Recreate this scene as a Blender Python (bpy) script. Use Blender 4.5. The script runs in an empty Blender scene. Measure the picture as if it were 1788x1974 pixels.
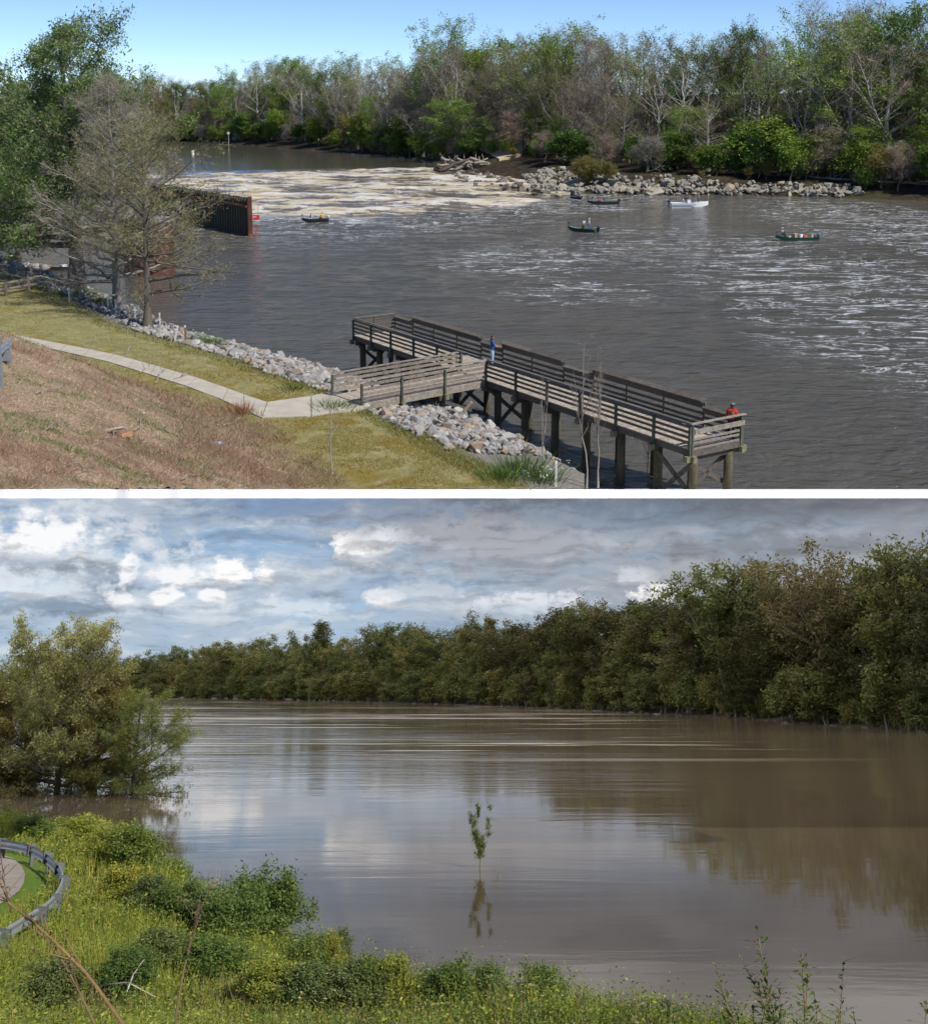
import bpy, bmesh, math, random
import numpy as np
from mathutils import Vector, Matrix, Quaternion

sc = bpy.context.scene
COL = sc.collection
PI = math.pi

# ------------------------------------------------------------------ camera, sky, sun, exposure
F = 2300.0                       # focal length in photograph pixels
CX, PR = 894.0, 600.0            # principal point
PITCH_A = math.atan((PR - 200.0) / F)       # camera looks down by this over the low-water river
PITCH_B = math.atan((1310.0 - PR) / F)      # the flood valley falls away below
TILT = PITCH_A + PITCH_B
CAM = Vector((0, 0, 17.2))
cam_d = bpy.data.cameras.new('camera')
cam = bpy.data.objects.new('camera', cam_d)
COL.objects.link(cam)
cam.location = CAM
cam.rotation_euler = (PI / 2 - PITCH_A, 0, 0)
cam_d.sensor_width = 36.0
cam_d.lens = 36.0 * F / 1974.0
cam_d.shift_y = -(987.0 - PR) / 1974.0
cam_d.clip_start = 0.3
cam_d.clip_end = 6000
sc.camera = cam

SUN_AZ = Vector((0.78, -0.62, 0)).normalized()
SUN_EL = math.radians(50)
SUN_DIR = Vector((SUN_AZ.x * math.cos(SUN_EL), SUN_AZ.y * math.cos(SUN_EL), math.sin(SUN_EL)))
world = bpy.data.worlds.new('World')
sc.world = world
world.use_nodes = True
wn = world.node_tree
bg = wn.nodes['Background']
sky = wn.nodes.new('ShaderNodeTexSky')
sky.sky_type = 'NISHITA'
sky.sun_disc = False
sky.sun_elevation = SUN_EL
sky.sun_rotation = math.atan2(SUN_AZ.x, SUN_AZ.y)
sky.altitude = 3000
sky.air_density = 0.7
sky.dust_density = 0.0
sky.ozone_density = 4.0
wn.links.new(sky.outputs[0], bg.inputs[0])
bg.inputs[1].default_value = 0.13
sl = bpy.data.lights.new('sun', 'SUN')
sl.energy = 3.9
sl.angle = math.radians(0.53)
sl.color = (1.0, 0.95, 0.87)
sun = bpy.data.objects.new('sun', sl)
COL.objects.link(sun)
sun.rotation_euler = SUN_DIR.to_track_quat('Z', 'Y').to_euler()
sun.location = (60, -60, 120)
sc.view_settings.view_transform = 'Standard'
sc.view_settings.look = 'None'
sc.view_settings.gamma = 1
sc.view_settings.exposure = 0.25
sc.view_settings.use_curve_mapping = False
sc.cycles.max_bounces = 6
sc.cycles.diffuse_bounces = 2
sc.cycles.glossy_bounces = 3
sc.cycles.transmission_bounces = 3
sc.cycles.transparent_max_bounces = 8
sc.cycles.sample_clamp_indirect = 4.0
sc.cycles.caustics_reflective = False
sc.cycles.caustics_refractive = False

MBM = Matrix.Translation(CAM) @ Matrix.Rotation(-TILT, 4, 'X')   # flood valley frame: eye at its origin, z up there
IDM = Matrix.Identity(4)

# ------------------------------------------------------------------ survey helpers (photograph measurements to places)
def ray_a(px, row):
    c, s = math.cos(PITCH_A), math.sin(PITCH_A)
    x, f, u = px - CX, F, -(row - PR)
    return Vector((x, f * c + u * s, -f * s + u * c))
def ray_b(px, row):
    c, s = math.cos(PITCH_B), math.sin(PITCH_B)
    x, f, u = px - CX, F, -(row - PR)
    return Vector((x, f * c - u * s, f * s + u * c))
def A(px, row, z=0.0):
    d = ray_a(px, row)
    return CAM + d * ((z - CAM.z) / d.z)
def AD(px, row, y):
    d = ray_a(px, row)
    return CAM + d * (y / d.y)
def B(px, row, z=-8.5):
    d = ray_b(px, row)
    return d * (z / d.z)
def BD(px, row, y):
    d = ray_b(px, row)
    return d * (y / d.y)

# ------------------------------------------------------------------ noise
_pr = np.random.RandomState(7)
_perm = _pr.rand(256, 256)
def vnoise(x, y, seed=0):
    x = np.asarray(x, float) + seed * 37.13
    y = np.asarray(y, float) + seed * 91.7
    xi, yi = np.floor(x).astype(int), np.floor(y).astype(int)
    fx, fy = x - xi, y - yi
    fx, fy = fx * fx * (3 - 2 * fx), fy * fy * (3 - 2 * fy)
    g = lambda a, b: _perm[a & 255, b & 255]
    return (g(xi, yi) * (1 - fx) + g(xi + 1, yi) * fx) * (1 - fy) + (g(xi, yi + 1) * (1 - fx) + g(xi + 1, yi + 1) * fx) * fy
def fbm(x, y, seed=0, oct=4):
    t, a, n = 0, 0.5, 0
    for i in range(oct):
        t = t + a * vnoise(np.asarray(x) * 2 ** i, np.asarray(y) * 2 ** i, seed + i)
        n += a
        a *= 0.5
    return t / n
def sstep(a, b, x):
    t = np.clip((np.asarray(x, float) - a) / (b - a), 0, 1)
    return t * t * (3 - 2 * t)

# ------------------------------------------------------------------ mesh building
class MB:
    def __init__(s):
        s.v, s.f, s.c, s.n, s.m = [], [], [], 0, []
    def add(s, V, Fc, col=(1, 1, 1), mi=0):
        V = np.asarray(V, float).reshape(-1, 3)
        s.v.append(V)
        col = np.asarray(col, float)
        if col.ndim == 1:
            col = np.tile(col, (len(V), 1))
        s.c.append(col)
        if isinstance(Fc, np.ndarray):
            s.f.append((Fc + s.n, mi))
        else:
            by = {}
            for q in Fc:
                by.setdefault(len(q), []).append(q)
            for q in by.values():
                s.f.append((np.asarray(q, int) + s.n, mi))
        s.n += len(V)
        return s
    def mesh(s, name, mats, smooth=False):
        me = bpy.data.meshes.new(name)
        V = np.concatenate(s.v) if s.v else np.zeros((0, 3))
        me.vertices.add(len(V))
        me.vertices.foreach_set('co', V.astype(np.float32).ravel())
        loops = np.concatenate([q.ravel() for q, _ in s.f]) if s.f else np.zeros(0, int)
        ls, mi, o = [], [], 0
        for q, m in s.f:
            n, k = q.shape
            ls.append(o + np.arange(n) * k)
            mi.append(np.full(n, m))
            o += n * k
        me.loops.add(len(loops))
        me.loops.foreach_set('vertex_index', loops.astype(np.int32))
        ls = np.concatenate(ls)
        me.polygons.add(len(ls))
        me.polygons.foreach_set('loop_start', ls.astype(np.int32))
        for m in (mats if isinstance(mats, (list, tuple)) else [mats]):
            me.materials.append(m)
        me.polygons.foreach_set('material_index', np.concatenate(mi).astype(np.int32))
        me.polygons.foreach_set('use_smooth', np.full(len(ls), bool(smooth)))
        at = me.attributes.new('tint', 'FLOAT_COLOR', 'POINT')
        C = np.concatenate(s.c)
        at.data.foreach_set('color', np.concatenate([C, np.ones((len(C), 1))], 1).astype(np.float32).ravel())
        me.update(calc_edges=True)
        return me
    def build(s, name, mats, parent=None, smooth=False, M=None):
        return link(name, s.mesh(name, mats, smooth), parent, M)

def link(name, me, parent=None, M=None):
    o = bpy.data.objects.new(name, me)
    COL.objects.link(o)
    if parent is not None:
        o.parent = parent
    if M is not None:
        if parent is None:
            o.matrix_world = M
        else:
            o.matrix_local = M
    return o
def tag(o, label=None, cat=None, group=None, kind=None):
    if label: o['label'] = label
    if cat: o['category'] = cat
    if group: o['group'] = group
    if kind: o['kind'] = kind
    return o
def thing(name, label, cat, loc=(0, 0, 0), rz=0.0, frame=None, group=None, scale=None):
    o = bpy.data.objects.new(name, None)
    o.empty_display_size = 0.3
    COL.objects.link(o)
    M = Matrix.Translation(Vector(loc)) @ Matrix.Rotation(rz, 4, 'Z')
    if scale is not None:
        M = M @ Matrix.Diagonal(Vector((scale[0], scale[1], scale[2], 1)))
    o.matrix_world = (frame @ M) if frame is not None else M
    return tag(o, label, cat, group)

BOXF = np.array([[0, 3, 2, 1], [4, 5, 6, 7], [0, 1, 5, 4], [1, 2, 6, 5], [2, 3, 7, 6], [3, 0, 4, 7]])
BOXV = np.array([[-1, -1, -1], [1, -1, -1], [1, 1, -1], [-1, 1, -1], [-1, -1, 1], [1, -1, 1], [1, 1, 1], [-1, 1, 1]]) * 0.5
def box(c, s):
    return BOXV * np.asarray(s, float) + np.asarray(c, float), BOXF
def bar(p, q, w, h, up=(0, 0, 1)):
    """rectangular bar from p to q; w across, h along up"""
    p, q, up = Vector(p), Vector(q), Vector(up)
    d = (q - p)
    L = d.length
    d.normalize()
    a = d.cross(up)
    if a.length < 1e-4:
        a = d.cross(Vector((0, 1, 0)))
    a.normalize()
    u = a.cross(d).normalized()
    R = np.array([a, d, u])
    V = BOXV * np.array([w, L, h])
    return V @ R + np.array((p + q) / 2), BOXF
def tube(P, R, n=6, cap=True):
    P = np.asarray(P, float)
    R = np.broadcast_to(np.asarray(R, float), (len(P),))
    T = np.gradient(P, axis=0)
    T /= np.linalg.norm(T, axis=1)[:, None] + 1e-9
    ref = np.array([0.0, 0, 1]) if abs(T[0][2]) < 0.9 else np.array([1.0, 0, 0])
    Us = np.cross(T, ref)
    Us /= np.linalg.norm(Us, axis=1)[:, None] + 1e-9
    Ws = np.cross(T, Us)
    a = np.arange(n) * 2 * PI / n
    V = (P[:, None, :] + R[:, None, None] * (np.cos(a)[None, :, None] * Us[:, None, :] + np.sin(a)[None, :, None] * Ws[:, None, :])).reshape(-1, 3)
    i = np.arange(len(P) - 1)[:, None] * n
    j = np.arange(n)[None, :]
    k = (j + 1) % n
    Fq = np.stack([i + j, i + k, i + n + k, i + n + j], -1).reshape(-1, 4)
    if cap and n > 2:
        return V, [list(q) for q in Fq] + [list(range(n))[::-1], list(range((len(P) - 1) * n, len(P) * n))]
    return V, Fq
def ngon_prism(poly, z0, z1):
    n = len(poly)
    V = [(x, y, z0) for x, y in poly] + [(x, y, z1) for x, y in poly]
    Fc = [list(range(n))[::-1], list(range(n, 2 * n))] + [[i, (i + 1) % n, n + (i + 1) % n, n + i] for i in range(n)]
    return V, Fc
def loft(rings, close=True, caps=True):
    n = len(rings[0])
    V = [p for r in rings for p in r]
    Fc = []
    for i in range(len(rings) - 1):
        for j in range(n if close else n - 1):
            k = (j + 1) % n
            Fc.append([i * n + j, i * n + k, (i + 1) * n + k, (i + 1) * n + j])
    if caps:
        Fc.append(list(range(n))[::-1])
        Fc.append([(len(rings) - 1) * n + j for j in range(n)])
    return V, Fc
def grid_faces(nu, nv):
    i, j = np.meshgrid(np.arange(nu - 1), np.arange(nv - 1), indexing='ij')
    a = i * nv + j
    return np.stack([a, a + nv, a + nv + 1, a + 1], -1).reshape(-1, 4)
def sdist(P, line):
    """signed distance of points (n,2) to a polyline, positive on its right hand side"""
    P = np.asarray(P, float)
    best = np.full(len(P), 1e18)
    sg = np.ones(len(P))
    for (a, b) in zip(line[:-1], line[1:]):
        a, b = np.array(a, float), np.array(b, float)
        d = b - a
        L2 = d @ d
        t = np.clip(((P - a) @ d) / L2, 0, 1)
        q = a + t[:, None] * d
        e = P - q
        d2 = (e * e).sum(1)
        cr = d[0] * e[:, 1] - d[1] * e[:, 0]
        m = d2 < best
        best = np.where(m, d2, best)
        sg = np.where(m, np.where(cr < 0, 1.0, -1.0), sg)
    return np.sqrt(best) * sg

# ------------------------------------------------------------------ materials
class NT:
    def __init__(s, name):
        s.m = bpy.data.materials.new(name)
        s.m.use_nodes = True
        s.t = s.m.node_tree
        s.t.nodes.clear()
        s.out = s.n('ShaderNodeOutputMaterial')
    def n(s, typ, **kw):
        nd = s.t.nodes.new(typ)
        for k, v in kw.items():
            setattr(nd, k, v)
        return nd
    def l(s, a, b):
        s.t.links.new(a, b)
        return b.node
    def put(s, sock, val):
        if isinstance(val, bpy.types.NodeSocket):
            s.l(val, sock)
        elif val is not None:
            if sock.type == 'RGBA' and len(val) == 3:
                val = (*val, 1)
            sock.default_value = val
    def math(s, op, a, b=None, c=None, clamp=False):
        nd = s.n('ShaderNodeMath', operation=op, use_clamp=clamp)
        for i, v in enumerate((a, b, c)):
            if v is not None:
                s.put(nd.inputs[i], v)
        return nd.outputs[0]
    def mix(s, f, a, b, mode='MIX'):
        nd = s.n('ShaderNodeMix', data_type='RGBA', blend_type=mode)
        s.put(nd.inputs[0], f)
        s.put(nd.inputs[6], a)
        s.put(nd.inputs[7], b)
        return nd.outputs[2]
    def noise(s, vec, scale, detail=4, rough=0.55, dist=0.0, dim='3D'):
        nd = s.n('ShaderNodeTexNoise', noise_dimensions=dim)
        if vec is not None:
            s.l(vec, nd.inputs['Vector'])
        nd.inputs['Scale'].default_value = scale
        nd.inputs['Detail'].default_value = detail
        nd.inputs['Roughness'].default_value = rough
        nd.inputs['Distortion'].default_value = dist
        return nd.outputs[0]
    def mapping(s, vec, scale=(1, 1, 1), loc=(0, 0, 0), rot=(0, 0, 0)):
        nd = s.n('ShaderNodeMapping')
        s.l(vec, nd.inputs[0])
        nd.inputs[1].default_value = loc
        nd.inputs[2].default_value = rot
        nd.inputs[3].default_value = scale
        return nd.outputs[0]
    def ramp(s, f, stops):
        nd = s.n('ShaderNodeValToRGB')
        e = nd.color_ramp.elements
        while len(e) < len(stops):
            e.new(0.5)
        for el, (p, c) in zip(e, stops):
            el.position = p
            el.color = (*c, 1) if len(c) == 3 else c
        s.put(nd.inputs[0], f)
        return nd.outputs[0]
    def mrange(s, v, a, b, c=0.0, d=1.0, smooth=True):
        nd = s.n('ShaderNodeMapRange', interpolation_type='SMOOTHSTEP' if smooth else 'LINEAR')
        for i, x in enumerate((v, a, b, c, d)):
            s.put(nd.inputs[i], x)
        return nd.outputs[0]
    def attr(s, name):
        nd = s.n('ShaderNodeAttribute', attribute_name=name)
        return nd
    def coord(s, which='Object'):
        return s.n('ShaderNodeTexCoord').outputs[which]
    def principled(s, **kw):
        nd = s.n('ShaderNodeBsdfPrincipled')
        for k, v in kw.items():
            s.put(nd.inputs[k], v)
        return nd
    def bump(s, h, strength=0.5, dist=0.05, normal=None):
        nd = s.n('ShaderNodeBump')
        nd.inputs['Strength'].default_value = strength
        nd.inputs['Distance'].default_value = dist
        s.l(h, nd.inputs['Height'])
        if normal is not None:
            s.l(normal, nd.inputs['Normal'])
        return nd.outputs[0]
    def done(s, sh):
        s.l(sh if isinstance(sh, bpy.types.NodeSocket) else sh.outputs[0], s.out.inputs[0])
        return s.m

def mat_plain(name, col, rough=0.6, metal=0.0, var=0.25, scale=6.0, bump=0.15, stretch=(1, 1, 1), spec=0.4, tint=False, dark=None):
    t = NT(name)
    co = t.mapping(t.coord(), scale=stretch)
    n1 = t.noise(co, scale, 5)
    n2 = t.noise(co, scale * 7, 3)
    base = t.attr('tint').outputs[0] if tint else None
    c = t.mix(1.0, base, col, 'MULTIPLY') if tint else col
    lo = tuple(x * (1 - var) for x in (1, 1, 1))
    hi = tuple(x * (1 + var) for x in (1, 1, 1))
    k = t.ramp(n1, [(0.3, lo), (0.7, hi)])
    c2 = t.mix(1.0, c, k, 'MULTIPLY')
    if dark is not None:
        c2 = t.mix(t.mrange(n2, 0.5, 0.72, 0, 0.8), c2, dark)
    p = t.principled(**{'Base Color': c2, 'Roughness': rough, 'Metallic': metal, 'Specular IOR Level': spec})
    if bump:
        t.l(t.bump(n2, bump, 0.03), p.inputs['Normal'])
    return t.done(p)

def mat_leaf(name, transl=0.35, rough=0.55, var=0.25):
    t = NT(name)
    c = t.attr('tint').outputs[0]
    r = t.n('ShaderNodeObjectInfo').outputs['Random']
    k = t.ramp(r, [(0.0, (1 - var, 1 - var * 0.8, 1 - var * 0.8)), (0.35, (1 + var * .7, 1 + var * .2, 1 - var * .3)), (0.65, (1 - var * .3, 1, 1)), (1.0, (1 + var, 1 + var * 0.9, 1 + var * 0.6))])
    c = t.mix(1.0, c, k, 'MULTIPLY')
    p = t.principled(**{'Base Color': c, 'Roughness': rough, 'Specular IOR Level': 0.25})
    tr = t.n('ShaderNodeBsdfTranslucent')
    t.l(t.mix(1.0, c, (1.0, 1.0, 0.6), 'MULTIPLY'), tr.inputs[0])
    mx = t.n('ShaderNodeMixShader')
    mx.inputs[0].default_value = transl
    t.l(p.outputs[0], mx.inputs[1])
    t.l(tr.outputs[0], mx.inputs[2])
    return t.done(mx.outputs[0])

M_LEAF = mat_leaf('leaf')
M_TWIG = mat_leaf('twig', transl=0.0, rough=0.8, var=0.15)
M_BARK = mat_plain('bark', (1, 1, 1), 0.9, var=0.3, scale=2.0, stretch=(3, 3, 0.6), bump=0.5, tint=True)
M_STRAW = mat_leaf('straw', transl=0.15, rough=0.8, var=0.1)
M_WOOD = mat_plain('weathered_wood', (1, 1, 1), 0.85, var=0.35, scale=3.0, stretch=(2.2, 2.2, 2.2), bump=0.4, tint=True)
M_ROCK = mat_plain('rock', (1, 1, 1), 0.9, var=0.22, scale=1.6, bump=0.5, tint=True)
M_PAINT = mat_plain('paint', (1, 1, 1), 0.45, var=0.08, scale=4, bump=0.03, tint=True)
M_CLOTH = mat_plain('cloth', (1, 1, 1), 0.85, var=0.12, scale=9, bump=0.2, tint=True)
M_SKIN = mat_plain('skin', (1, 1, 1), 0.55, var=0.06, scale=9, bump=0.05, tint=True)
M_GALV = mat_plain('galvanised_steel', (0.42, 0.45, 0.48), 0.5, 0.6, var=0.15, scale=5, bump=0.1)
M_CONC = mat_plain('concrete', (0.46, 0.42, 0.345), 0.9, var=0.14, scale=1.3, bump=0.25)
M_WHITE = mat_plain('divider_white', (0.86, 0.86, 0.85), 0.8, var=0.015, scale=1.0, bump=0.0)
M_STEEL = mat_plain('rusty_steel', (1, 1, 1), 0.8, 0.1, var=0.35, scale=1.2, stretch=(1, 1, 0.5), bump=0.3, tint=True)
# ------------------------------------------------------------------ LOW WATER RIVER: ground shape
W_LINE = [(-400, 150), (-140, 131), (-80, 128), (-46, 124), (-35.6, 110), (-24, 92), (-17.7, 82.4), (-8, 72), (-3.5, 66.5), (-.4, 62.8), (2.4, 58), (5, 53.5), (8, 48), (16, 36), (40, 4)]
def toe_s(y):
    return np.interp(y, [20, 44, 54.8, 62, 73, 90, 120], [14.5, 13.4, 12.8, 15.2, 18.0, 26, 60])
def h_a(x, y):
    x, y = np.atleast_1d(x).astype(float), np.atleast_1d(y).astype(float)
    s = sdist(np.stack([x, y], 1), W_LINE)
    z = np.where(s < 0, np.maximum(s * 0.45, -0.3), np.interp(s, [0, 1.3, 2.6, 7.6, 9, 12], [0, 1.25, 1.75, 2.68, 2.78, 2.85]))
    e = s - toe_s(y)
    hill = 0.52 * np.clip(e, 0, 30)
    hill = np.where(e < 2.5, np.clip(e, 0, 2.5) ** 2 * 0.104, 0.65 + 0.52 * (np.clip(e, 2.5, 20) - 2.5))
    z = z + hill
    z = z + (fbm(x * 0.5, y * 0.5, 3) - 0.5) * 0.30 * sstep(0, 6, s) * (0.35 + sstep(0, 3, e)) + (fbm(x * 1.6, y * 1.6, 9, 3) - 0.5) * 0.30 * sstep(1, 5, e)
    return z
def hit_a(px, row, y0=5, y1=160, n=900):
    d = ray_a(px, row)
    ys = y0 * (y1 / y0) ** np.linspace(0, 1, n)
    k = ys / d.y
    xs, zs = CAM.x + d.x * k, CAM.z + d.z * k
    g = np.maximum(h_a(xs, ys), 0)
    i = int(np.argmax(zs <= g))
    if zs[i] > g[i]:
        i = n - 1
    return Vector((xs[i], ys[i], max(g[i], 0)))

px_cut = np.concatenate([np.linspace(-160, 0, 12)[:-1], np.linspace(0, 1100, 111), np.linspace(1130, 2300, 40)])
cut = np.array([hit_a(p, 943.5)[:] for p in px_cut])
# straighten the cut so the divider strip runs in clean lines
_w = np.hanning(9); _w /= _w.sum()
_ti = np.interp(np.linspace(0, 1, 300), np.linspace(0, 1, len(cut)), cut[:, 0] / cut[:, 1])
_yi = np.interp(_ti, cut[:, 0] / cut[:, 1], cut[:, 1])
_ys = np.convolve(np.pad(_yi, 4, mode='edge'), _w, mode='valid')
_dz = math.tan(math.atan((943.5 - PR) / F) + PITCH_A)
cut = np.stack([_ti * _ys, _ys, CAM.z - _ys * _dz], 1)
CUT_T = cut[:, 0] / cut[:, 1]
CUT_Y = cut[:, 1]

def fan(ts, y0s, y1, nr, p=1.0):
    r = np.linspace(0, 1, nr) ** p
    Y = y0s[:, None] * (y1 / y0s[:, None]) ** r[None, :]
    X = ts[:, None] * Y
    return X, Y

# near bank (bench, riprap slope, road embankment)
def bank_material():
    t = NT('near_bank_soil')
    co = t.coord()
    zone = t.attr('tint')
    sep = t.n('ShaderNodeSeparateColor')
    t.l(zone.outputs[0], sep.inputs[0])
    n1, n2, n3 = t.noise(co, 0.35, 5), t.noise(co, 1.6, 5, 0.65), t.noise(co, 9, 4, 0.7)
    grass = t.ramp(n2, [(0.25, (0.19, 0.18, 0.075)), (0.5, (0.27, 0.245, 0.105)), (0.75, (0.37, 0.315, 0.17))])
    grass = t.mix(t.mrange(n1, 0.52, 0.66, 0, 0.75), grass, (0.22, 0.15, 0.025))
    grass = t.mix(t.mrange(t.noise(co, 0.8, 3), 0.6, 0.68, 0, 0.6), grass, (0.36, 0.31, 0.21))
    dry = t.ramp(n3, [(0.25, (0.13, 0.09, 0.06)), (0.5, (0.30, 0.22, 0.15)), (0.75, (0.47, 0.36, 0.25))])
    dry = t.mix(t.mrange(n1, 0.5, 0.62, 0, 0.5), dry, (0.2, 0.13, 0.10))
    mud = t.ramp(n3, [(0.3, (0.10, 0.09, 0.075)), (0.5, (0.22, 0.205, 0.18)), (0.7, (0.36, 0.34, 0.31))])
    c = t.mix(sep.outputs[0], grass, dry)
    c = t.mix(sep.outputs[1], c, mud)
    p = t.principled(**{'Base Color': c, 'Roughness': 0.95, 'Specular IOR Level': 0.1})
    t.l(t.bump(n3, 0.6, 0.08), p.inputs['Normal'])
    return t.done(p)
ts = np.interp(np.linspace(0, 1, 330), np.linspace(0, 1, len(CUT_T)), CUT_T)
keep = ts < 0.105
ts = ts[keep]
X, Y = fan(ts, np.interp(ts, CUT_T, CUT_Y), 170, 260)
Z = h_a(X.ravel(), Y.ravel())
S = sdist(np.stack([X.ravel(), Y.ravel()], 1), W_LINE)
E = S - toe_s(Y.ravel())
wob = (fbm(X.ravel() * 0.4, Y.ravel() * 0.4, 5) - 0.5) * 3
zone = np.stack([sstep(-0.6, 1.6, E + wob * 0.6), 1 - sstep(5.6, 7.6, S + wob * 0.4), 0 * S], 1)
mb = MB().add(np.stack([X.ravel(), Y.ravel(), Z], 1), grid_faces(*X.shape), zone)
tag(mb.build('near_bank', bank_material(), smooth=True), kind='structure')

# white divider strip added between the two river views, along the cut edge
def strip_bottom(x, y):
    dz = math.tan(math.atan((960.5 - PR) / F) + PITCH_A)
    return CAM.z - y * dz
top = cut.copy()
_k = np.minimum(1.0, 47.0 / top[:, 1])
top[:, :2] *= _k[:, None]
top[:, 2] = CAM.z - top[:, 1] * _dz
V, Fc = [], []
for i, (x, y, z) in enumerate(top):
    zb = strip_bottom(x, y)
    zb = strip_bottom(x, y * .991)
    V += [(x, y, z + 0.004), (x * .991, y * .991, zb), (x * 1.03, y * 1.03 + .3, zb - (y * .03 + .3) * .30), (x * 1.03, y * 1.03 + .3, z - (y * .03 + .3) * .345)]  # lower front edge set forward so the face catches more sun
for i in range(len(top) - 1):
    a, b = i * 4, i * 4 + 4
    for j in range(4):
        k = (j + 1) % 4
        Fc.append([a + j, a + k, b + k, b + j])
mb = MB().add(V, Fc)
DIVIDER = mb

# ------------------------------------------------------------------ river at low water: one sheet from the pier to the upper pool
CREST = lambda x: np.interp(x, [-110, -68, -30, -7, 20], [262, 266, 284, 297, 300])
BASE = lambda x: np.interp(x, [-70, -34, -16, 9.4, 18, 26], [196, 189, 184, 205, 226, 240])
pxw = np.concatenate([np.linspace(-700, 2500, 420), np.linspace(2600, 9000, 12)])  # outermost right columns added out of view to keep sun off the flood water
ts = np.array([ (p - CX) / (F * math.cos(PITCH_A)) for p in pxw])
y0 = np.where(ts < 0.05, 50.0, 50.0)
y0 = np.full(len(ts), 51.95)
r = np.linspace(0, 1, 560)
inv0, inv1 = 1 / y0, 1 / 620.0
Y = 1 / (inv0[:, None] + (inv1 - inv0[:, None]) * r[None, :])
X = ts[:, None] * Y
x, y = X.ravel(), Y.ravel()
yc, yb = CREST(x), BASE(x)
k = np.clip((y - yb) / (yc - yb), 0, 1)
wl = np.where(y > yc, 2.0, 1.75 * k ** 0.9)
inr = sstep(-0.12, 0.1, (y - yb) / (yc - yb)) * (1 - sstep(0.97, 1.0, (y - yb) / (yc - yb))) * (1 - sstep(16, 30, x))
rid = fbm(x / 9.0 + y / 60, y / 4.0, 11, 4)
rid2 = 1 - np.abs(fbm(x / 14.0, y / 6.5 + x / 40, 15, 3) * 2 - 1)
chop = fbm(x / 3.0, y / 2.2, 21, 3) - 0.5
Z = wl + inr * ((rid - 0.5) * 1.3 + (rid2 - 0.7) * 0.6) + np.where(y > yc, 0.0, 0.10) * chop * (1 + 2.5 * sstep(60, 0, yb - y)) * (y < yb + 10)
# foam amount
turb = sstep(95, -15, yb - y) ** 1.3 * (y <= yb + 12) * (1 - sstep(28, 60, x))
foam = np.maximum(inr * 0.97, turb * 0.42)
def blob(pxc, row, rx, ry, a):
    global foam
    c = A(pxc, row)
    e1 = A(pxc + rx, row)
    e2 = A(pxc, row - ry)
    q = ((x - c.x) / (e1.x - c.x)) ** 2 + ((y - c.y) / (e2.y - c.y)) ** 2
    foam = np.maximum(foam, a * np.exp(-q * 0.8))
blob(1560, 520, 240, 60, 0.50)
blob(1640, 600, 220, 90, 0.49)
blob(1700, 430, 200, 50, 0.46)
blob(1250, 470, 260, 45, 0.28)
blob(1000, 500, 160, 30, 0.43)
blob(1120, 560, 220, 30, 0.28)
rx_ = (x - 5) / 20
foam = np.where(y > yc - 0.5, 0, foam)
wl_up = (y > yc).astype(float)
blob(1760, 640, 120, 60, 0.47)
blob(680, 428, 45, 6, 0.9)
blob(1170, 402, 40, 6, 0.8)
crest = np.clip(.5 + (rid - .5) * 2.4 + (rid2 - .78) * 1.3, 0, 1)
mbw = MB().add(np.stack([x, y, Z], 1), grid_faces(*X.shape), np.stack([foam, wl_up, inr], 1))
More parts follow.
